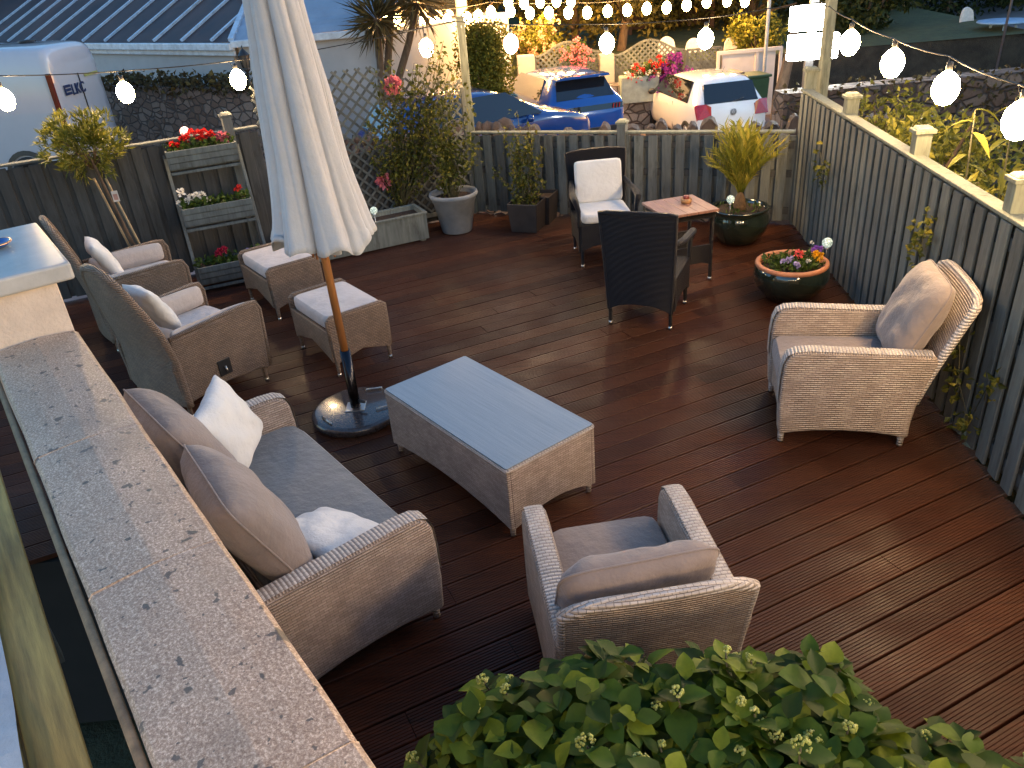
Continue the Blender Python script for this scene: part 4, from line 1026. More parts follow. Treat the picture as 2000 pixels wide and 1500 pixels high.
# ------------------------------------------------------------------ festoon lights (near strings)
def festoon(label, pts, sag, bulbs, pend=.10, r=.079, mt=M_BULB, wire_r=.005, elong=1.25):  # bulb radius enlarged: the blown-out glare is put into the shape
    org = Vector(pts[0]); t = thing('festoon_lights', label, 'string lights', org)
    b = MB(); W_ = []
    for a, c in zip(pts[:-1], pts[1:]):
        a, c = Vector(a), Vector(c)
        for k in range(13):
            q = k/12; W_.append(a.lerp(c, q)+Vector((0, 0, -sag*4*q*(1-q)))-org)
    b.tube(W_, wire_r, 5); b.build('cable', M_WIRE, t)
    for p in bulbs:
        p = Vector(p)-org; near = min(W_, key=lambda w: (w.xy-p.xy).length)
        s = MB(); s.tube([near, (near+p)/2+Vector((.004, 0, .02)), p+Vector((0, 0, r*elong+.05))], .004, 5); s.lathe([(.001, r*elong+.055), (.017, r*elong+.05), (.02, r*elong-.005), (.001, r*elong-.01)], p, 10)
        o = s.build('lamp_holder', M_SOCK, t)
        s = MB(); s.lathe([(.0005, -r*elong), (r*.5, -r*elong*.87), (r*.87, -r*elong*.45), (r, 0), (r*.86, r*elong*.5), (r*.5, r*elong*.85), (.018, r*elong)], p, 16); s.build('bulb', mt, o)
    return t
def on(A, d, x, y):
    n = Vector((-d[1], d[0], 0)); r_ = ray(x, y); A = Vector((A[0], A[1], 0)); return CAMP+r_*((A-CAMP).dot(n)/r_.dot(n))
bfA, bfd = (-.25, 9.31), (3.32, -1.41)
Lb = [on(bfA, LFD, x, y) for x, y in ((10, 195), (245, 181), (465, 156))]
wire_l = [on(bfA, LFD, x, y) for x, y in ((-120, 152), (0, 148), (245, 138), (485, 115), (661, 89), (889, 40))]
festoon('string of warm bulbs oversized for glare hanging in front of the van and house at the left', wire_l, .01, Lb)
Bb = [on(bfA, bfd, x, y) for x, y in ((833, 94), (998, 86), (1185, 85), (1378, 76))]
wire_b = [on(bfA, bfd, x, y) for x, y in ((780, 62), (889, 42), (1000, 48), (1240, 46), (1400, 33), (1500, 17), (1602, 4))]
festoon('string of warm bulbs oversized for glare above the low back fence', wire_b, .004, Bb)
rA, rd = (3.077, 7.878), (-.504, -4.576)
Rb = [on(rA, rd, x, y) for x, y in ((1660, 84), (1743, 124), (1847, 173), (1990, 236))]
last = Rb[-1]; dR = Vector((-.504, -4.576, 0)).normalized()
Rb += [last+dR*k*.86+Vector((-.01, 0, 0)) for k in (1, 2, 3, 4)]+[Vector((x, -.95, 2.25)) for x in (1.7, .8, -.1, -1.0)]  # added unseen bulbs, for warm light on sides facing the camera
wire_r = [on(rA, rd, x, y) for x, y in ((1605, 4), (1620, 12), (1665, 38), (1745, 75), (1855, 110), (1990, 165))]
we = wire_r[-1]; wire_r += [we+dR*2.0, we+dR*4.2, Vector((2.0, -.95, 2.5)), Vector((.3, -.95, 2.5)), Vector((-1.4, -.95, 2.5))]  # cable carried on out of view for the added bulbs
festoon('string of warm bulbs oversized for glare above the right fence, with added unseen bulbs beyond', wire_r, .015, Rb)

# ------------------------------------------------------------------ background
# upright stones of the car park wall
random.seed(61)
A_ = Vector((-1.2, 10.75, 0)); B_ = Vector((5.2, 9.15, 0)); L_ = (B_-A_).length; d_ = (B_-A_).normalized()
t = thing('stone_wall', 'low rubble wall topped with upright stones just beyond the low back fence', 'wall', A_, math.atan2(d_.y, d_.x))
b = MB(); b.box((L_/2, 0, (.56+RZ)/2), (L_, .34, .56-RZ)); b.build('rubble', M_RUBBLE, t)
b = MB(); x = .1
while x < L_-.1:
    w_ = rnd(.12, .24); h_ = rnd(.10, .23)
    V = []; n = 10
    for s in (-1, 1):
        for k in range(n+1):
            a = PI*k/n; V.append((x+w_/2*math.cos(a)*rnd(.88, 1.05), s*.13*rnd(.8, 1), .56+h_*math.sin(a)**.7*rnd(.9, 1.05)))
    F = [tuple(range(n, -1, -1)), tuple(range(n+1, 2*n+2))]+[(k, k+1, n+1+k+1, n+1+k) for k in range(n)]
    b.smooth = False; b.add(V, F); x += w_*rnd(.8, 1.5)
b.build('standing_stones', M_STONE, t, bevel=.02, seg=2)
# stony bank behind the rose post, left part
t = thing('stone_wall', 'heaped brown stone wall in front of the nearer blue car', 'wall', (0, 0, 0)); b = MB(); random.seed(65)
for k in range(620):
    u = rnd(0, 1); x = -2.2+u*3.4; y = 11.2-.2*u+rnd(-.15, .2); z = RZ+rnd(0, 1)**.7*(2.08-1.2*max(0, u-.68))
    b.sphere((x, y, z), rnd(.05, .10), 6, 4, (rnd(.7, 1.4), .8, rnd(.5, 1.5)))
b.box((-.5, 11.35, (RZ+.30)/2), (3.4, .3, .30-RZ)); b.build('stones', M_STONE, t)

# cars ---------------------------------------------------------------
def paint(name, col, r=.16): return mat(name, col, r, 0, .03, 3, 0, coat=1)
M_GLASS = mat('car_glass', (.012, .013, .016), .04, 0, .1, 5, 0, coat=1)
M_TYRE = mat('tyre', (.018, .018, .018), .7)
M_TAIL = mat('tail_lamp', (.42, .008, .01), .1, 0, .3, 30, 0, coat=1)
def car(name, label, loc, rz, L, Wd, Hc, colm, st, glassq, extras):
    """st: stations (y from rear 0 to front L, zsill, zbelt, ztop, halfwidth belt, halfwidth top)"""
    t = thing(name, label, 'car', loc, rz); b = MB(); b.smooth = True; V = []; prof_n = 0
    for (y, zs, zb, zt, wb, wt) in st:
        half = [(wb*.90, zs), (wb*.985, zs+.10), (wb, zs+(zb-zs)*.55), (wb*.985, zb-.03), (wb*.95, zb+.01)]
        if zt > zb+.03: half += [(wt+(wb*.95-wt)*.5, zb+(zt-zb)*.5), (wt+.01, zt-.075), (wt*.93, zt-.018), (wt*.5, zt+.008), (0, zt+.014)]
        else: half += [(wb*.9, zb+.018), (wb*.8, zb+.028), (wb*.6, zb+.034), (wb*.3, zb+.038), (0, zb+.04)]
        ring = [(-x, y, z) for x, z in half]+[(x, y, z) for x, z in half[-2::-1]]; prof_n = len(ring); V += ring
    n = prof_n
    F = [(i*n+k, i*n+k+1, (i+1)*n+k+1, (i+1)*n+k) for i in range(len(st)-1) for k in range(n-1)]
    F += [tuple(range(n-1, -1, -1)), tuple((len(st)-1)*n+k for k in range(n))]
    b.add(V, F); body = b.build('body', colm, t, sub=1)
    for nm, q, mt, th in glassq:
        for s in ((-1, 1) if nm != 'rear_window' and nm != 'windscreen' and nm != 'centre' else (1,)):
            b = MB(); b.smooth = False; P = [Vector((p[0]*s, p[1], p[2])) for p in q]
            nn = (P[1]-P[0]).cross(P[2]-P[0]).normalized()
            cen = Vector((0, L*.45, .8)); 
            if nn.dot(P[0]-cen) < 0: nn = -nn
            m_ = len(P); VV = [p-nn*.05 for p in P]+[p+nn*th for p in P]
            b.add(VV, [tuple(range(m_)), tuple(range(2*m_-1, m_-1, -1))]+[(k, (k+1) % m_, m_+(k+1) % m_, m_+k) for k in range(m_)])
            b.build(nm, mt, t, bevel=.006)
    for s in (-1, 1):
        hb = Wd/2-.012
        b = MB(); b.beam((s*hb, L*.42, .80), (s*hb, L*.42+.16, .80), .02, .03); b.build('door_handle', colm, t)
        b = MB(); b.beam((s*(hb-.006), L*.36, .32), (s*(hb-.006), L*.36, .90), .012, .008, (0, 1, 0)); b.build('door_seam', M_BLACK, t)
    b = MB(); b.prism([(-.62, .30), (.62, .30), (.66, .46), (-.66, .46)], 'y', -.02, .06); b.build('rear_bumper_insert', M_BLACK, t, bevel=.01)
    for s in (-1, 1):
        for yy in (.62, L-.78):
            w_ = MB(); w_.smooth = True; x0 = s*(Wd/2-.20); x1 = s*(Wd/2-.005); seg = 28; R_ = .31; V = []
            for (xx, rr) in ((x0, R_*.9), (x0, R_), (x1-.02*s, R_), (x1, R_*.9), (x1, R_*.62), (x1-.03*s, R_*.6), (x1-.03*s, .001)):
                for k in range(seg): a = 2*PI*k/seg; V.append((xx, yy+rr*math.cos(a), R_+rr*math.sin(a)))
            w_.add(V, [(i*seg+k, i*seg+(k+1) % seg, (i+1)*seg+(k+1) % seg, (i+1)*seg+k) for i in range(6) for k in range(seg)])
            o = w_.build('wheel', M_TYRE, t)
            h_ = MB(); V = []
            for k in range(5):
                a = 2*PI*k/5; h_.beam((x1-.012*s, yy, R_), (x1-.012*s, yy+R_*.58*math.cos(a), R_+R_*.58*math.sin(a)), .07, .02, (1, 0, 0))
            h_.build('rim', M_METAL, o)
        mrr = MB(); mrr.sphere((s*(Wd/2+.09), L*.635, .98), .11, 12, 8, (.9, .55, .62)); mrr.build('mirror', extras.get('mirror', M_BLACK), t)
    return t
# small white hatchback
ws = [(0, .30, .62, .62, .70, .60), (.04, .26, .82, .84, .78, .60), (.12, .25, .93, .96, .80, .58), (.40, .24, .96, 1.38, .82, .57), (.62, .24, .95, 1.44, .835, .575), (1.2, .24, .94, 1.465, .84, .59), (1.9, .24, .93, 1.455, .84, .595), (2.35, .24, .93, 1.36, .84, .58), (2.95, .24, .92, .97, .835, .62), (3.4, .25, .86, .86, .81, .6), (3.8, .26, .76, .76, .76, .6), (3.97, .30, .62, .62, .62, .5)]
def side_glass(y0, y1, y2, y3, zb, zt, xb, xt): return [(xb, y0, zb), (xb, y3, zb), (xt+.01, y2, zt), (xt, y1, zt)]
RW = [(-.60, .135, .98), (.60, .135, .98), (.545, .36, 1.345), (-.545, .36, 1.345)]
wl = at(1420, 250, -.78); 
WC = Vector((5.22, 17.3, RZ-.02)); wrz = math.radians(8)
t = car('parked_car', 'small white hatchback with red tail lamps parked beyond the low fence', WC, wrz, 3.97, 1.68, 1.46, paint('white_paint', (.80, .79, .78)), ws,
    [('rear_window', RW, M_GLASS, .012), ('side_window', side_glass(.62, .78, 2.25, 2.75, .97, 1.37, .800, .615), M_GLASS, .006),
     ('tail_lamp', [(.50, .01, .70), (.79, .03, .70), (.805, .16, .97), (.60, .09, .98), (.50, .05, .93)], M_TAIL, .03)], {})
# roundel badge: ring with interlaced strokes
b = MB(); cz = .80; R_ = .062; yb = .012
def ringf(b, R0, R1, y0, c): 
    V = []; n = 32
    for (rr, yy) in ((R1, y0+.012), (R0, y0+.012), (R0, y0), (R1, y0)):
        for k in range(n): a = 2*PI*k/n; V.append((c[0]+rr*math.cos(a), yy, c[1]+rr*math.sin(a)))
    b.add(V, [(i*n+k, i*n+(k+1) % n, (i+1)*n+(k+1) % n, (i+1)*n+k) for i in range(3) for k in range(n)])
ringf(b, .068, .055, -.012, (0, cz))
for (x0, z0, x1, z1) in ((-.032, .045, -.008, .004), (.032, .045, .008, .004), (-.008, .004, 0, .014), (.008, .004, 0, .014), (-.050, .018, -.022, -.048), (-.022, -.048, 0, -.010), (.050, .018, .022, -.048), (.022, -.048, 0, -.010)):
    b.beam((x0, -.006, cz+z0), (x1, -.006, cz+z1), .012, .010, (0, 1, 0))
b.build('badge', M_METAL, t)
b = MB(); b.tube([(0, .75, 1.45), (.02, .60, 1.64)], [.006, .003], 6); b.build('aerial', M_BLACK, t)
b = MB(); b.box((0, -.005, .40), (.52, .02, .11)); b.build('number_plate', mat('yellow_plate', (.7, .55, .05), .4), t)
b = MB(); b.tube([(.0, .085, 1.0), (.28, .115, 1.05)], .008, 5); b.build('wiper', M_BLACK, t)

bs_ = [(0, .34, .66, .66, .74, .6), (.05, .30, .84, .86, .84, .6), (.16, .28, 1.0, 1.03, .88, .6), (.50, .26, 1.03, 1.44, .90, .56), (.75, .25, 1.02, 1.50, .905, .58), (1.4, .25, 1.0, 1.53, .91, .61), (2.1, .25, .98, 1.52, .91, .61), (2.6, .25, .98, 1.40, .905, .59), (3.3, .25, .99, 1.03, .90, .66), (3.8, .27, .93, .93, .87, .6), (4.1, .28, .82, .82, .82, .6), (4.3, .32, .66, .66, .66, .5)]
M_BLUE = paint('blue_paint', (.008, .075, .32))
BC = Vector((2.15, 17.4, RZ+.22)); brz = math.radians(16)
glb = [('rear_window', [(-.66, .19, 1.05), (.66, .19, 1.05), (.56, .47, 1.40), (-.56, .47, 1.40)], M_GLASS, .012),
       ('side_window', side_glass(.72, .95, 2.45, 3.05, 1.03, 1.42, .865, .64), M_GLASS, .006),
       ('centre', [(-.80, .045, .80), (.80, .045, .80), (.80, .075, .90), (-.80, .075, .90)], M_GLASS, .016)]
t = car('parked_car', 'bright blue hatchback seen from behind with a dark strip across its tail', BC, brz, 4.3, 1.8, 1.53, M_BLUE, bs_, glb, {'mirror': M_BLACK})
b = MB(); b.prism([(-.60, 1.45), (.60, 1.45), (.57, 1.50), (-.57, 1.50)], 'y', .22, .55); b.build('spoiler', M_BLUE, t, bevel=.01)
for s in (-1, 1):
    for k in range(3):
        b = MB(); b.beam((s*(.58+.07*k), .022, .90), (s*(.56+.07*k), .012, .81), .02, .012, (0, 1, 0)); b.build('tail_lamp', M_TAIL, t)
b = MB(); b.box((0, -.005, .40), (.52, .02, .11)); b.build('number_plate', mat('yellow_plate', (0, 0, 0)), t)
# nearer darker blue car seen across its bonnet
M_BLUED = paint('deep_blue_paint', (.008, .045, .20)); NC = Vector((-2.15, 13.9, RZ+.56)); t = car('parked_car', 'nearer deep blue car half hidden by the trellis and heaped stones', NC, math.radians(-62), 4.3, 1.8, 1.5, M_BLUED, [(y, a, b_-.02, c-.02, d, e) for y, a, b_, c, d, e in bs_], glb, {'mirror': M_BLUED})

# van ----------------------------------------------------------------
VC = at(112, 300, RZ+1.0); VC = Vector((-7.75, 16.3, -.66)); VRZ = math.radians(86)
t = thing('van', 'white panel van with dark blue lettering on its rear, parked behind the left fence', 'van', VC, VRZ)
vs = [(0, .35, 2.38, .90), (.05, .32, 2.50, .93), (.25, .30, 2.56, .95), (1.5, .30, 2.60, .97), (3.4, .30, 2.58, .97), (4.1, .30, 2.42, .96), (4.75, .30, 1.45, .95), (5.3, .32, 1.20, .92), (5.6, .36, .95, .82)]
b = MB(); b.smooth = True; V = []
for (y, z0, z1, w_) in vs:
    H_ = z1-z0; half = [(w_*.93, z0), (w_*.99, z0+.12), (w_, z0+H_*.35), (w_*.99, z0+H_*.6), (w_*.93, z0+H_*.88), (w_*.86, z1-.05), (w_*.7, z1-.008), (w_*.35, z1+.01), (0, z1+.015)]
    V += [(-x, y, z) for x, z in half]+[(x, y, z) for x, z in half[-2::-1]]
n = 17; b.add(V, [(i*n+k, i*n+k+1, (i+1)*n+k+1, (i+1)*n+k) for i in range(len(vs)-1) for k in range(n-1)]+[tuple(range(n-1, -1, -1))])
M_VAN = paint('van_white', (.50, .50, .54), .35)
b.build('body', M_VAN, t, sub=1)
for s in (-1, 1):
    if s < 0: b = MB(); b.prism([(s*.90, .95), (s*.975, .95), (s*.95, 2.1), (s*.88, 2.1)], 'y', -.012, .07); b.build('tail_lamp', mat('dark_tail_lamp', (.13, .015, .012), .2), t, bevel=.01)
    for yy in (.95, 4.4):
        w_ = MB(); w_.smooth = True; V = []; seg = 28
        for (xx, rr) in ((s*.75, .3), (s*.75, .35), (s*.975, .35), (s*.985, .30), (s*.985, .2), (s*.95, .19), (s*.95, .001)):
            for k in range(seg): a = 2*PI*k/seg; V.append((xx, yy+rr*math.cos(a), .35+rr*math.sin(a)))
        w_.add(V, [(i*seg+k, i*seg+(k+1) % seg, (i+1)*seg+(k+1) % seg, (i+1)*seg+k) for i in range(6) for k in range(seg)]); w_.build('wheel', M_TYRE, t)
        b = MB(); V = []
        for q in range(13): a = PI*q/12; V += [(s*.972, yy+.46*math.cos(a), .36+.46*math.sin(a)), (s*.985, yy+.37*math.cos(a), .36+.37*math.sin(a))]
        b.add(V, [(2*q, 2*q+1, 2*q+3, 2*q+2) for q in range(12)]); b.build('arch_trim', M_BLACK, t)
b = MB(); b.box((0, -.012, 1.15), (.012, .02, 1.7)); b.box((.12, -.03, 1.22), (.14, .03, .05)); b.build('door_handle', M_BLACK, t)
b = MB(); b.lathe([(.001, 2.60), (.16, 2.60), (.15, 2.63), (.001, 2.64)], (0, .75, 0), 20); b.build('roof_vent', M_BLACK, t)
b = MB()
for z in (1.95, 2.03, 2.11): b.box((-.97, 1.5, z), (.03, .9, .035))
b.build('side_stripes', mat('yellow_green_vinyl', (.42, .42, .12), .5), t); b = MB()
b.box((.47, -.012, 1.93), (.5, .012, .05)); b.build('green_stripe', mat('yellow_green_vinyl', (.42, .42, .12), .5), t)
def text(s, size, M, mt, parent, name='lettering'):
    c = bpy.data.curves.new(name, 'FONT'); c.body = s; c.size = size; c.extrude = .006; c.offset = size*.018
    o = bpy.data.objects.new(name, c); COL.objects.link(o); dg = bpy.context.evaluated_depsgraph_get(); me = bpy.data.meshes.new_from_object(o.evaluated_get(dg)); bpy.data.objects.remove(o)
    me.materials.clear(); me.materials.append(mt); q = bpy.data.objects.new(name, me); COL.objects.link(q); q.parent = parent; q.matrix_local = M; return q
M_NAVY = mat('navy_vinyl', (.015, .03, .10), .4)
text('LKC', .26, T(-.38, -.018, 1.66) @ RX(PI/2), M_NAVY, t)
b = MB()
for k in range(3): b.box((-.50, -.018, 1.70+k*.065), (.19, .012, .045))
b.box((-.60, -.018, 1.765), (.03, .012, .18)); b.build('logo', M_NAVY, t)

# dark rubble wall behind van
p0, p1 = at(188, 142, .35), at(500, 138, .35)
p0 = aty(188, 140, 19.6); p1 = aty(520, 143, 16.2)
d_ = (p1-p0); d_.z = 0; L_ = d_.length
t = thing('stone_wall', 'dark ivy-topped rubble wall between the van and the white house', 'wall', (p0.x, p0.y, RZ), math.atan2(d_.y, d_.x))
hh = p0.z-RZ; b = MB(); b.box((L_/2, .2, hh/2-.15), (L_, .4, hh-.3)); b.build('rubble', M_RUBBLE, t); random.seed(71)
leaves(1500, lambda k: (Vector((rnd(0, L_), rnd(-.12, .5), hh-.3+rnd(-.15, .28)*rnd(.4, 1))), rdir(.2), rdir(.3)), .13, .09, 'ivy', L_BROWN, t)

# house with glazed roof at the far left
EZ = 1.5
e0, e1 = at(-260, 84, EZ), at(452, 84, EZ)
d_ = (e1-e0).normalized(); nn = Vector((-d_.y, d_.x, 0))   # nn away from the camera
t = thing('house', 'white bungalow with a glazed conservatory roof and ribbed roof at the top left', 'house', (e1.x, e1.y, 0), math.atan2(d_.y, d_.x))
LH = (e1-e0).length
M_HW = mat('white_house_wall', (.46, .43, .42), .8, 0, .08, 3, .2)
b = MB(); b.box((-LH/2-.1, 3.1, (EZ-.12+RZ)/2), (LH-.2, 6, EZ-.12-RZ)); b.build('wall', M_HW, t)
b = MB(); b.box((-LH/2, -.04, EZ-.07), (LH+.1, .14, .15)); b.box((-LH/2, 0.02, EZ-.20), (LH+.05, .06, .12)); b.build('gutter', mat('white_pvc', (.68, .70, .74), .35), t, bevel=.02)
pitch = math.radians(27); RL = 5.4
def rp(x, s): return Vector((x, s*math.cos(pitch), EZ+.02+s*math.sin(pitch)))
b = MB(); b.add([rp(-LH, 0), rp(0, 0), rp(-3.9, RL), rp(-LH, RL)], [(0, 1, 2, 3)])
m_, tt_, bb_ = new_mat('roof_glass'); v = mapped(tt_); c = ramp(tt_, noi(tt_, v, .8, 3), [(.35, (.035, .026, .032)), (.65, (.085, .045, .04))]); tt_.links.new(c, bb_.inputs['Base Color']); bb_.inputs['Roughness'].default_value = .4; bb_.inputs['Specular IOR Level'].default_value = .12
b.build('roof_glass', m_, t)
M_BAR = mat('glazing_bar', (.50, .60, .72), .4)
b = MB(); k = 0
for i in range(12):
    x = -.75-1.22*i; smax = min(RL, RL*(-x)/3.9); b.beam(rp(x, 0)+Vector((0, 0, .03)), rp(x, smax)+Vector((0, 0, .03)), .075, .05)
b.beam(rp(0, 0)+Vector((0, 0, .04)), rp(-3.9, RL)+Vector((0, 0, .04)), .11, .07); b.build('glazing_bars', M_BAR, t)
# ribbed hip to the right
hipE = Vector((2.6, 1.6, EZ+.10))
b = MB(); nrib = 20
far = Vector((2.9, 7.2, EZ+.35)); top = rp(-3.9, RL)
for i in range(nrib):
    a0 = rp(0, 0).lerp(top, i/nrib); a1 = rp(0, 0).lerp(top, (i+1)/nrib); c0 = hipE.lerp(far+Vector((0, 0, 2.2)), i/nrib); c1 = hipE.lerp(far+Vector((0, 0, 2.2)), (i+1)/nrib)
    up = Vector((0, 0, .045)); m0 = a0.lerp(a1, .5); m1 = c0.lerp(c1, .5)
    b.add([a0, c0, c0.lerp(c1, .75)+up, a0.lerp(a1, .75)+up, a1, c1], [(0, 1, 2, 3), (3, 2, 5, 4)])
b.build('ribbed_roof', mat('ribbed_roof', (.27, .33, .42), .4, 0, .15, 2, .2), t)
b = MB(); b.prism([(0.05, .1), (2.6, 1.7), (2.6, 6), (.0, 6)], 'z', RZ, EZ-.03); b.build('side_wall', M_HW, t)
b = MB(); b.beam((0, 0, EZ-.03), hipE+Vector((0, 0, -.09)), .14, .14); b.build('side_gutter', mat('white_pvc', (0, 0, 0)), t, bevel=.02)

# coach lamp
lp = aty(478, 118, 14.6)
t = thing('coach_lamp', 'black four-sided coach lantern on a bracket just left of the parasol', 'lantern', (lp.x, lp.y, lp.z)); s_ = 1.25
b = MB(); b.lathe([(.001, .24), (.012, .23), (.01, .19), (.03, .17), (.10, .09), (.11, .08), (.001, .08)], seg=6); b.build('roof', M_BLACK, t)
b = MB(); b.lathe([(.09, .08), (.055, -.13)], seg=6); b.build('glass', mat('lantern_glass', (.12, .10, .08), .1), t)
b = MB()
for k in range(6): a = 2*PI*k/6; b.tube([(.092*math.cos(a), .092*math.sin(a), .08), (.057*math.cos(a), .057*math.sin(a), -.13)], .007, 5)
b.lathe([(.001, -.12), (.065, -.12), (.065, -.15), (.02, -.2), (.012, -.3), (.001, -.3)], seg=8); b.tube([(0, 0, -.28), (0, .06, -.42), (0, .02, -.6), (0, 0, -1.8), (0, 0, RZ-lp.z)], .018, 6); b.build('bracket', M_BLACK, t)

# second house behind the roses: wall, columns
w0 = aty(600, 60, 19.0)
t = thing('house', 'pale pink house with a grey-green column and white porch post behind the roses', 'house', (0, 20.4, RZ))
b = MB(); b.box((-3.0, 1.0, 2.6), (5.4, 1.6, 5.2)); b.build('wall', mat('pale_pink_render', (.50, .40, .37), .8, 0, .08, 3, .2), t)
x0 = aty(705, 80, 19.2).x; x1 = aty(805, 80, 19.2).x
b = MB(); b.box((x0+.0, -1.2, 2.6), (.46, .4, 5.2)); b.build('column', mat('green_grey_render', (.24, .27, .22), .8), t, bevel=.02)
b = MB(); b.box((x1+.06, -1.2, 2.6), (.32, .32, 5.2)); b.build('porch_post', mat('white_pvc', (0, 0, 0)), t, bevel=.02)
for xx in (760, 775):
    q = aty(xx, 80, 19.5).x; b = MB(); b.tube([(q, -.2+.35, 0), (q, .15, 5)], .05, 8); b.build('downpipe', mat('grey_pipe', (.2, .18, .17), .5), t)
b = MB(); b.box((-1.2, .16, 3.0), (1.3, .08, 1.2)); b.build('window', M_GLASS, t); b = MB(); b.box((-.85, .17, 1.15), (.22, .06, .32)); b.build('meter_box', mat('white_pvc', (0, 0, 0)), t)

# cordyline
def cordyline(label, base, heads, trunkr=.09):
    t = thing('cordyline', label, 'tree', base); B = Vector(base); b = MB()
    for h_ in heads: h_ = Vector(h_)-B; b.tube([(0, 0, 0), (h_.x*.2, h_.y*.2, h_.z*.45), (h_.x*.75, h_.y*.75, h_.z*.8), tuple(h_)], [trunkr, trunkr*.85, trunkr*.7, trunkr*.55], 10)
    b.build('trunk', M_BARK, t); b = MB()
    for h_ in heads:
        h_ = Vector(h_)-B
        for k in range(230): d = rdir(.1); b.leaf(h_+d*.05, d, rdir(.4), rnd(.5, .85), .045, .15, rnd(.05, .35))
    b.build('crown', leafmat('cordyline_leaf', (.10, .075, .03), .4, .5, .2, (.22, .15, .05)), t)
random.seed(81)
cb = aty(752, 250, 17.3); cordyline('spiky cordyline with two trunks in front of the pale pink wall', (cb.x, 17.3, RZ), [aty(735, 38, 17.2), aty(815, 5, 17.4), aty(765, -35, 17.6)], .10)

# far garden walls, trellises, planters
GD = Vector((1, -.10, 0)).normalized()
def gx(x, y, Y): return aty(x, y, Y)
def wavy(label, xa, xb, ytop, wave, Y, zb, mt=M_FENCE):
    a = gx(xa, ytop, Y); c = gx(xb, ytop, Y); L = c.x-a.x; zt = (a.z+c.z)/2
    t = thing('lattice_fence', label, 'fence', (a.x, Y, 0)); b = MB(); n = 24
    # solid boards below, lattice above
    V = []
    def top(u): return zt+wave*(math.sin(PI*u)**2)-.0
    step = .14
    for s in (-1, 1):
        k = -30
        while k < 60:
            xx0 = k*step; z = zb+.5; run = None
            while z < zt+wave+.1:
                x = xx0+s*(z-zb); ok = 0 <= x <= L and z <= top(x/L if 0 <= x <= L else 0)
                if ok and run is None: run = (x, z)
                if run is not None and not ok:
                    b.beam((run[0], s*.008, run[1]), (x-s*.03, s*.008, z-.03), .045, .012, (0, 1, 0)); run = None
                z += .03
            k += 1
    b.build('lattice', mt, t)
    b = MB(); P = [(x_, zb) for x_ in (0, L)]; b.prism([(0, zb), (L, zb), (L, zb+.75), (0, zb+.75)], 'y', .02, .05); b.build('boards', mt, t)
    b = MB(); pts = [(L*u/16, 0, top(u/16)) for u in range(17)]
    for p, q in zip(pts[:-1], pts[1:]): b.beam(p, q, .06, .05)
    b.box((0, 0, (zb+zt)/2), (.07, .06, zt-zb)); b.box((L, 0, (zb+zt)/2), (.07, .06, zt-zb)); b.build('frame', mt, t)
FY = 21.0
wavy('wavy-topped lattice panel behind the bright blue car', 1044, 1172, 106, .28, FY, -.75)
wavy('wavy-topped lattice panel above the flower trough', 1200, 1336, 103, .30, FY, -.75)
wavy('flat-topped lattice panel left of the cream fence panel', 1342, 1408, 95, .0, FY-.2, -.75)
def bgbox(name, label, cat, xa, xb, yt, Y, zb, dep, mt, part, bev=.02):
    a = gx(xa, yt, Y); c = gx(xb, yt, Y); zt = (a.z+c.z)/2
    t = thing(name, label, cat, ((a.x+c.x)/2, Y+dep/2, zb)); b = MB(); b.box((0, 0, (zt-zb)/2), (abs(c.x-a.x), dep, zt-zb)); b.build(part, mt, t, bevel=bev); return t, zt
M_PIER = mat('rendered_pier', (.34, .31, .28), .85, 0, .15, 3, .2)
bgbox('gate_pier', 'plain grey rendered pier left of the wavy lattice panels', 'pillar', 1010, 1044, 110, FY-.3, RZ, .45, M_PIER, 'shaft')
bgbox('gate_pier', 'plain grey rendered pier between the two wavy lattice panels', 'pillar', 1172, 1200, 106, FY-.3, RZ, .45, M_PIER, 'shaft')
bgbox('stone_wall', 'low grey rubble retaining wall below the flower trough', 'wall', 1020, 1300, 172, FY-.9, RZ, .6, M_RUBBLEG, 'rubble', 0)
bgbox('stone_wall', 'short rubble wall beneath the flat lattice panel behind the white hatchback', 'wall', 1300, 1420, 168, FY-.6, RZ, .5, M_RUBBLEG, 'rubble', 0)
t, zt = bgbox('flower_trough', 'long pale green trough of red and white flowers on the rubble wall', 'planter', 1213, 1288, 149, FY-1.1, -.72, .4, mat('pale_green_trough', (.30, .34, .30), .7), 'box')
def bgplant(name, label, cat, cen, rad, n, L, mt, fl=None, trunk=True, sq=(1, 1, 1), clumps=26, brown=False):
    cen = Vector(cen); t = thing(name, label, cat, (cen.x, cen.y, RZ if trunk else cen.z-rad*sq[2])); O = Vector(t.location)
    b = MB(); b.tube([(0, 0, -.02), ((cen-O)*.6).to_tuple(), (cen-O).to_tuple()], [.05*rad+.03, .03*rad+.02, .02], 7)
    for k in range(6): d = rdir(.3); b.tube([((cen-O)*.7).to_tuple(), (cen-O+Vector((d.x*sq[0], d.y*sq[1], d.z*sq[2]))*rad*.7).to_tuple()], [.02+.02*rad, .008], 5)
    b.build('trunk', M_BARK, t)
    C_ = []
    for k in range(clumps):
        d = rdir()*rnd(.45, 1.0); C_.append(cen-O+Vector((d.x*sq[0], d.y*sq[1], d.z*sq[2]))*rad*.82)
    rc = rad*.34
    leaves(n, lambda k: (random.choice(C_)+rdir()*rc*rnd(.3, 1)*1.0, rdir(), rdir(.4)), L, L*.62, 'crown', mt, t)
    if fl:
        for nm, mf, r, cnt in fl:
            b = MB()
            for k in range(cnt): c_ = random.choice(C_)+rdir()*rc; c_.y -= rad*.25; bloom(b, c_, r, 10)
            b.build(nm, mf, t)
    return t
random.seed(91)
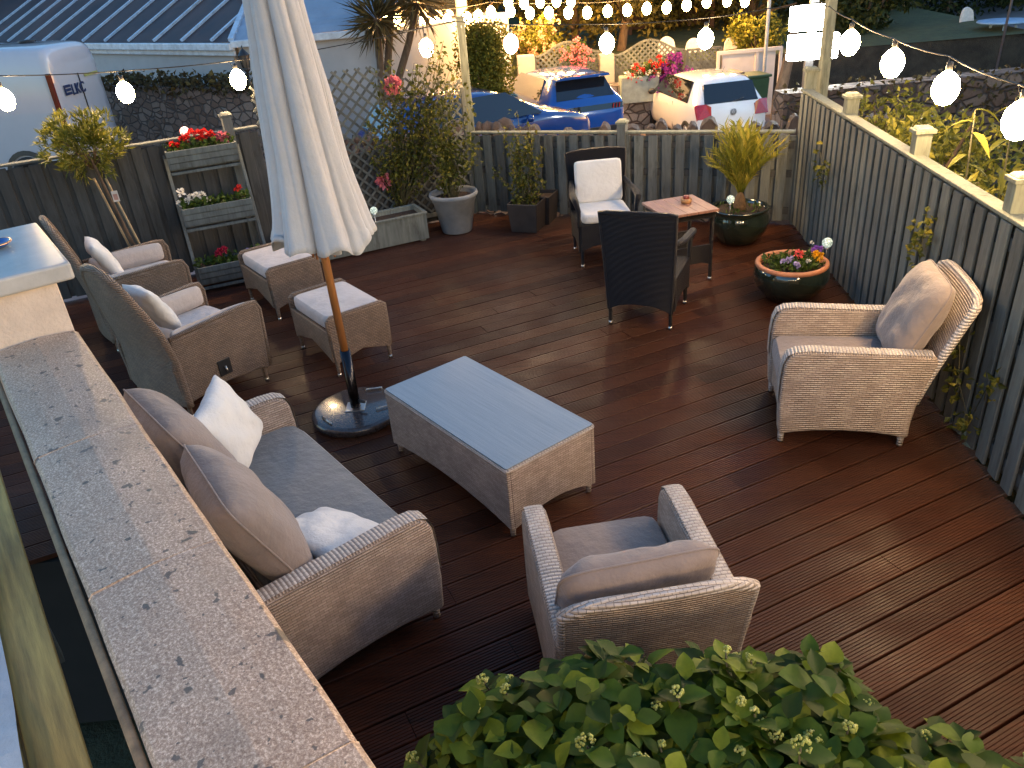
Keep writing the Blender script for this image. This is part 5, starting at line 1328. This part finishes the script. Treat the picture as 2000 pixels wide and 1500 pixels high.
c = gx(1250, 138, FY-.95); bgplant('geraniums', 'red, white and pink flowers filling the pale green trough', 'flowers', (c.x, c.y, c.z), .3, 500, .08, L_LOW, [('red_flower', P_RED, .09, 16), ('white_flower', P_WHITE, .06, 22)], False, (2.0, .8, .6))
c = gx(1316, 150, FY-1.0); bgplant('purple_shrub', 'mass of purple flowers tumbling down beside the trough', 'shrub', (c.x, c.y, c.z), .55, 500, .09, L_LOW, [('purple_flower', P_PURPLE, .085, 190)], False, (1, .6, 1.15))
c = gx(1280, 128, FY-.7); bgplant('red_shrub', 'small red-flowered plant just left of the purple flowers', 'shrub', (gx(1296, 132, FY-.8).x, FY-.8, gx(1296, 132, FY-.8).z), .25, 150, .08, L_LOW, [('red_flower', P_RED, .07, 22)], False)
c = gx(945, 130, 18.5); bgplant('yew_bush', 'big rounded yellow-green clipped bush right of the trellis post', 'bush', (c.x, c.y, c.z), 1.0, 11000, .08, L_BUSH, None, True, (.62, .7, 1.25), 90)
c = gx(1050, 82, 21.8); bgplant('flowering_bush', 'bush with peach-coloured blossom behind the wavy panel', 'bush', (c.x, c.y, c.z), .75, 2600, .10, L_BUSH, [('blossom', P_PEACH, .07, 90)], True, (1.1, .8, .9))
c = gx(1125, 105, 20.7); bgplant('hanging_flowers', 'pink flowers hanging over the wavy panel behind the blue car', 'flowers', (c.x, c.y, c.z), .35, 220, .09, L_LOW, [('pink_flower', P_PINK, .07, 34)], False, (1.3, .5, 1))
c = gx(1480, 70, 22.4); bgplant('young_tree', 'light green leafy shrub left of the lit sign', 'bush', (c.x, c.y, c.z), .85, 2600, .12, L_IVY, None, True, (1, .8, 1))
c = gx(930, 185, 15.6)
# cream fence panels and bins
t, zt = bgbox('board_fence', 'cream painted fence panels at the left of the lit sign', 'fence', 1412, 1516, 96, 20.6, RZ, .06, mat('cream_boards', (.74, .62, .54), .7, 0, .1, 3, .2), 'panel', .01)
b = MB()
for fx_ in (-.5, .12, .5): b.box((fx_*1.55, -.06, (zt-RZ)/2), (.07, .06, zt-RZ)); 
b.box((0, -.06, zt-RZ-.03), (1.6, .08, .08)); b.build('posts', mat('cream_boards', (0, 0, 0)), t)
def bin_(label, xc, ytop, Y, col):
    a = gx(xc, ytop, Y); t = thing('wheelie_bin', label, 'bin', (a.x, Y, RZ), .15); h_ = a.z-RZ; b = MB(); b.box((0, 0, h_*.46), (.50, .56, h_*.92), taper=1.14); b.build('body', col, t, bevel=.03)
    b = MB(); b.box((0, -.02, h_*.955), (.62, .70, .06)); b.box((0, -.32, h_*.93), (.5, .05, .05)); b.build('lid', col, t, bevel=.02)
    for s in (-1, 1): b = MB(); b.tube([(s*.25, .25, .1), (s*.31, .25, .1)], .1, 14); b.build('wheel', M_TYRE, t)
M_BIN = mat('green_bin', (.035, .075, .03), .45, 0, .2, 4, .1)
bin_('dark green wheelie bin standing right of the white hatchback', 1470, 141, 19.2, M_BIN)
bin_('wheelie bin with brown lid behind the white hatchback', 1418, 137, 19.6, mat('brown_bin', (.16, .10, .06), .5))

# garden chairs beyond the lattice
def patio_chair(label, x, y, Y):
    a = gx(x, y, Y); t = thing('patio_chair', label, 'chair', (a.x, Y, a.z-.85), rnd(-.4, .4)); M_ = mat('white_plastic', (.66, .60, .56), .45)
    b = MB(); b.smooth = True; b.grid(lambda u, v: Vector(((-1+2*u)*.24*(1-.25*v**3), .2+.06*v+.05*(1-(2*u-1)**2), .40+.5*v-.10*(2*u-1)**2*v)), 10, 10); o = b.build('backrest', M_, t); o.modifiers.new('s', 'SOLIDIFY').thickness = .02
    b = MB(); b.box((0, 0, .42), (.46, .44, .03)); b.build('seat', M_, t, bevel=.01)
    for sx in (-1, 1):
        for sy in (-1, 1): b = MB(); b.tube([(sx*.2, sy*.2, .42), (sx*.24, sy*.24, 0)], .018, 6); b.build('leg', M_, t)
for lb, x, y in (('white garden chair behind the right half of the wavy lattice', 1306, 77), ('white garden chair behind the flat lattice panel', 1360, 80), ('white garden chair behind the cream panels', 1440, 78)): patio_chair(lb, x, y, 22.3)
# raised lawn of the far garden
b = MB(); b.add([(-1.5, 21.6, -.05), (14, 21.0, -.05), (14, 40, .6), (-1.5, 40, .6)], [(0, 1, 2, 3)])
struct(b.build('far_lawn', mat('lawn', (.05, .065, .02), .9, 0, .4, 4, .6, .03)))
b = MB(); b.prism([(-1.5, 21.35), (14, 21.1), (14, 21.3), (-1.5, 21.6)], 'z', RZ, -.06); struct(b.build('terrace_edge', mat('dark_bank', (.05, .04, .028), .95, 0, .5, 4, .8, .05)))

# garden building / shed (dark opening)
a = gx(1310, 60, 27); t = thing('summerhouse', 'dark open-fronted summerhouse behind the garden chairs', 'shed', (a.x, 27, -.1))
b = MB(); b.box((0, 1.2, 1.0), (2.6, .1, 2.0)); b.box((-1.3, .6, 1.0), (.1, 1.2, 2.0)); b.box((1.3, .6, 1.0), (.1, 1.2, 2.0)); b.build('walls', mat('shed_brown', (.09, .045, .03), .8), t)
b = MB(); b.prism([(-1.6, 1.9), (1.6, 1.9), (0, 2.6)], 'y', -.2, 1.4); b.build('roof', mat('shed_roof', (.07, .06, .05), .8), t)
for x in (-1.3, 1.3): b = MB(); b.box((x, 0, 1.0), (.12, .12, 2.0)); b.build('post', mat('shed_brown', (0, 0, 0)), t)

# big background trees
random.seed(101)
def tree(label, x, y, Y, rad, n, L, mt, zb=RZ, sq=(1, .8, .9), tr=.16, clumps=40):
    c = gx(x, y, Y); t = thing('tree', label, 'tree', (c.x+rnd(-.2, .2), Y, zb)); O = Vector(t.location); cc = c-O; b = MB()
    b.tube([(0, 0, 0), (rnd(-.1, .1), 0, cc.z*.4), (cc.x*.6, 0, cc.z*.75), tuple(cc)], [tr, tr*.85, tr*.6, tr*.3], 9)
    for k in range(7):
        d = rdir(.2); b.tube([(cc.x*.4, 0, cc.z*.6), tuple(cc+Vector((d.x*sq[0], d.y*sq[1], d.z*sq[2]))*rad*.75)], [tr*.4, .02], 6)
    b.build('trunk', M_BARK, t); C_ = []
    for k in range(clumps): d = rdir()*rnd(.35, 1); C_.append((cc+Vector((d.x*sq[0], d.y*sq[1], d.z*sq[2]))*rad*.85, rad*rnd(.16, .34)))
    def f(k): c_, r_ = random.choice(C_); return (c_+rdir()*r_*rnd(.4, 1), rdir(-.1), rdir(.5))
    leaves(n, f, L, L*.6, 'crown', mt, t); return t
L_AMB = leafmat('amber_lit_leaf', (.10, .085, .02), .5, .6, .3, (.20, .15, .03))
for lb, x, y, Y, r_, n, mt in (('leafy tree behind the pale pink house and its lights', 900, -60, 24, 2.4, 4200, L_AMB), ('leafy tree with pale trunk above the blue hatchback', 1120, -40, 25, 2.6, 4200, L_AMB),
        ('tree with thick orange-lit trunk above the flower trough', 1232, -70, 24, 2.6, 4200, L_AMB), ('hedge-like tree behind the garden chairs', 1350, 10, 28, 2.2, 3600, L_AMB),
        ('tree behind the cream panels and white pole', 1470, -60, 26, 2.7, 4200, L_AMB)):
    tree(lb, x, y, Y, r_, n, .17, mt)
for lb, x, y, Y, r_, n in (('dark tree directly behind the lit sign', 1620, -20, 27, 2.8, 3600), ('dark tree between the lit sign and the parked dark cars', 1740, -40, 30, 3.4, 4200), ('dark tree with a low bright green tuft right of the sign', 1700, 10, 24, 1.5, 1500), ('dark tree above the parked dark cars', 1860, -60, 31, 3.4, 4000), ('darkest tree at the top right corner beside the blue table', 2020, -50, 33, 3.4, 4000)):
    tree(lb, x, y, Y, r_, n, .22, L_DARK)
# the far wood that closes the view
b = MB(); random.seed(111)
for k in range(15000):
    x = rnd(-22, 40); y = rnd(34, 40); z = rnd(-1.4, 9)+math.sin(x*.7)*.6; b.leaf((x, y, z), rdir(-.1), rdir(.5), rnd(.35, .6), .32)
o = b.build('far_wood', L_DARK); tag(o, 'dark wooded slope closing the view behind the gardens', 'wood'); o['kind'] = 'stuff'
b = MB(); b.add([(-40, 41, -2), (60, 41, -2), (60, 52, 14), (-40, 52, 14)], [(0, 1, 2, 3)]); struct(b.build('hill', mat('hill_soil', (.03, .028, .018), .95)))

# far strings of bulbs, radius enlarged for their glare
random.seed(121)
Fb = [gx(x, y, 19.6) for x, y in ((757, 36), (775, 38), (800, 40), (826, 38), (850, 40), (873, 40), (912, 35), (934, 31), (959, 24), (997, 22), (1035, 26), (1072, 25), (1110, 25), (1147, 25), (1187, 22), (1225, 20), (1263, 17), (1302, 15), (1341, 10))]
festoon('long row of amber bulbs enlarged for glare strung in front of the far gardens', [p+Vector((0, 0, .22)) for p in (Fb[0], Fb[4], Fb[8], Fb[12], Fb[15], Fb[18])], .03, Fb, r=.105, mt=M_BULBF, wire_r=.012)
F2 = [gx(x, y, 21.5) for x, y in ((1023, 6), (1055, 4), (1087, 3), (1115, 3), (1380, 4), (1420, 2), (1455, 3), (993, 6))]
festoon('second, higher row of amber bulbs enlarged for glare at the top edge', [gx(960, -14, 21.5), gx(1115, -20, 21.5), gx(1300, -18, 21.5), gx(1480, -14, 21.5)], .03, F2, r=.11, mt=M_BULBF, wire_r=.012)

# lit sign
a = gx(1590, 60, 13.2); t = thing('lit_sign', 'two stacked glowing white sign boxes on a post behind the far corner', 'sign', (a.x, 13.2, a.z), math.radians(-8))
M_SIGN = emit('sign_glow', (1, .97, .86), 9); pm = 13.2/CAMP.z
def dist(x0, x1): return (gx(x1, 60, 13.2)-gx(x0, 60, 13.2)).length
b = MB(); b.box((gx(1578, 35, 13.2).x-a.x, 0, gx(1578, 35, 13.2).z-a.z), (dist(1548, 1612), .16, dist(10, 58)*1.0)); b.build('upper_panel', M_SIGN, t, bevel=.02)
b = MB(); q = gx(1587, 91, 13.2); b.box((q.x-a.x, .0, q.z-a.z), (dist(1541, 1634), .16, dist(65, 114))); b.build('lower_panel', M_SIGN, t, bevel=.02)
b = MB(); b.box((.0, .16, -.6), (.12, .12, 3.0)); b.build('post', M_BLACK, t)
# white pole
a = gx(1500, 40, 19.8); t = thing('pole', 'thin white pole standing left of the lit sign', 'pole', (a.x, 19.8, RZ)); b = MB(); b.tube([(0, 0, 0), (0, 0, 5)], .04, 10); b.build('shaft', mat('white_plastic', (0, 0, 0)), t); b = MB(); b.lathe([(.12, 0), (.12, .03), (.05, .06), (.001, .06)], seg=16); b.build('base_plate', M_METAL, t)
# dark sloping trunk and rubble right of the bin
a = gx(1530, 200, 15.5); t = thing('dead_tree', 'dark slanting trunk between the bin and the corner of the fences', 'tree', (gx(1512, 235, 16).x, 16, RZ)); O = Vector(t.location)
b = MB(); b.tube([(0, 0, 0), tuple(gx(1522, 190, 16)-O), tuple(gx(1545, 95, 16)-O), tuple(gx(1560, 20, 16)-O)], [.14, .12, .09, .07], 10); b.build('trunk', M_BARK, t)
random.seed(131)
t = thing('stone_heap', 'heap of pale rubble beside the green bin', 'stones', (gx(1520, 235, 15).x, 15, RZ)); b = MB()
for k in range(60): b.sphere((rnd(-.45, .45), rnd(-.3, .3), rnd(0, .9)*(1-abs(rnd(-.6, .6)))), rnd(.08, .16), 7, 5, (1, 1, .8))
b.build('stones', mat('pale_rubble', (.30, .24, .21), .85, 0, .3, 6, .6, .02), t)

# ivy wall and bank behind the right fence
b = MB(); b.grid(lambda u, v: Vector((3.25+9.5*u, .5+14*v, -.35-.05*u*9.5*.4+.06*noise.noise(Vector((u*12, v*16, 0))))), 30, 40); struct(b.build('garden_bed', M_SOIL))
random.seed(141)
p0 = aty(1532, 190, 11.5); p0.z = 0; p1 = p0+Vector((7.8, .3, 0)); d_ = p1-p0
t = thing('stone_wall', 'ivy-covered brown stone wall beyond the right fence', 'wall', (p0.x, p0.y, -.72), math.atan2(d_.y, d_.x))
b = MB(); b.box((3.9, .2, .72), (7.8, .4, 1.35)); b.build('rubble', M_RUBBLE, t)
leaves(3200, lambda k: (Vector((rnd(0, 7.8), rnd(-.22, .3), rnd(.1, 1.5))), rdir(-.2)+Vector((0, -.3, 0)), rdir()+Vector((0, -1, .3))), .085, .065, 'ivy', L_BROWN, t)
def shrub(label, c, r_, n, L, mt, sq=(1, 1, 1)): return bgplant('shrub', label, 'shrub', c, r_, n, L, mt, None, False, sq, 34)
for lb, c, r_, n, L in (('yellow-green shrub behind the right fence next to the corner posts', (3.75, 7.6, .85), .55, 900, .07), ('yellow-green shrub behind the second capped post of the right fence', (3.65, 6.4, .85), .6, 1200, .07),
        ('bushy lit shrub between the third and fourth capped posts', (3.55, 5.2, .80), .6, 1300, .075), ('leafy lit shrub beside the fourth capped post', (3.45, 4.2, .9), .55, 1200, .08), ('lit shrub at the right edge beyond the fence', (4.5, 5.6, .6), .8, 1500, .09), ('shrub behind the others against the brown wall', (4.7, 8.2, .3), .9, 1500, .09), ('low shrub at the far right below the parked cars', (6.3, 8.0, .1), 1.0, 1500, .10)):
    shrub(lb, c, r_, n, L, L_IVY)
# tall drooping shoots
for lb, x, y, z0 in (('tall shoot with large drooping leaves rising behind the right fence', 1905, 215, 4.9), ('second tall shoot with drooping leaves at the right edge', 1985, 190, 5.2)):
    p = aty(x, y, z0); t = thing('tall_shoot', lb, 'shrub', (p.x+.05, z0, .3)); O = Vector(t.location); tp = p-O
    b = MB(); b.tube([(0, 0, 0), tuple(tp*.5+Vector((.02, 0, 0))), tuple(tp)], [.009, .007, .004], 6); b.build('stem', M_STEM, t)
    b = MB()
    for k in range(16):
        a = k*2.4; s = 1-.05*k; d = Vector((math.cos(a), math.sin(a), .1)); b.leaf(tp*s, d, Vector((0, 0, 1)), rnd(.12, .2), .055, .2, .7, True)
    b.build('leaves', L_IVY, t)

# parked dark cars at the top right
M_DKC = paint('dark_grey_paint', (.05, .05, .06)); M_SIL = paint('silver_paint', (.14, .14, .16))
for lb, x, y, Y, rz, col in (('dark grey car with lit reflections at the top right beside the road', 1930, 150, 24, 1.25, M_DKC), ('grey car behind the glowing bulbs, farther left in the car park', 1765, 100, 30, 1.35, M_SIL), ('silver car mostly hidden at the back of the car park', 1865, 92, 31, 1.3, M_SIL)):
    p = aty(x, y, Y); z_ = p.z-1.15; car('parked_car', lb, Vector((p.x+.9, Y, z_)), rz, 4.3, 1.8, 1.53, col, bs_, glb, {})
# blue table and ghostly chairs
p = aty(1962, 42, 22); t = thing('garden_table', 'pale blue round garden table at the top right', 'table', (p.x, 22, p.z-.72)); b = MB(); b.lathe([(.001, .70), (.62, .70), (.66, .72), (.64, .75), (.001, .75)], seg=28); M_PB = mat('pale_blue_plastic', (.30, .45, .62), .4); b.build('table_top', M_PB, t, bevel=.005)
for k in range(3): a = k*2.1; b = MB(); b.tube([(.3*math.cos(a), .3*math.sin(a), .70), (.5*math.cos(a), .5*math.sin(a), 0)], .03, 6); b.build('leg', M_PB, t)
patio_chair('pale garden chair left of the blue table', 1905, 18, 23.5)
a = gx(1965, 40, 20); t = thing('pole', 'thin grey pole crossing in front of the blue table', 'pole', (a.x, 20, -1)); b = MB(); b.tube([(0, 0, 0), (0.1, 0, 5)], .03, 8); b.build('shaft', M_METAL, t); b = MB(); b.lathe([(.1, 0), (.1, .03), (.001, .05)], seg=12); b.build('base_plate', M_METAL, t)

# deck-edge fairy lights
for k, (x, y) in enumerate(((944, 408), (967, 408), (845, 407))):
    p = at(x, y, .05); t = thing('deck_light', 'tiny white pin light %s' % ('just right of the big grey pot', 'second to the right of the grey pot', 'between grey pot and long planter')[k], 'light', (p.x, p.y, .05), 0, 'pin lights'); b = MB(); b.sphere((0, 0, 0), .008, 8, 6); b.build('lens', emit('pin_glow', (1, .95, .85), 6), t); b = MB(); b.lathe([(.011, -.012), (.011, .0), (.009, .001)], seg=8); b.build('housing', M_BLACK, t)
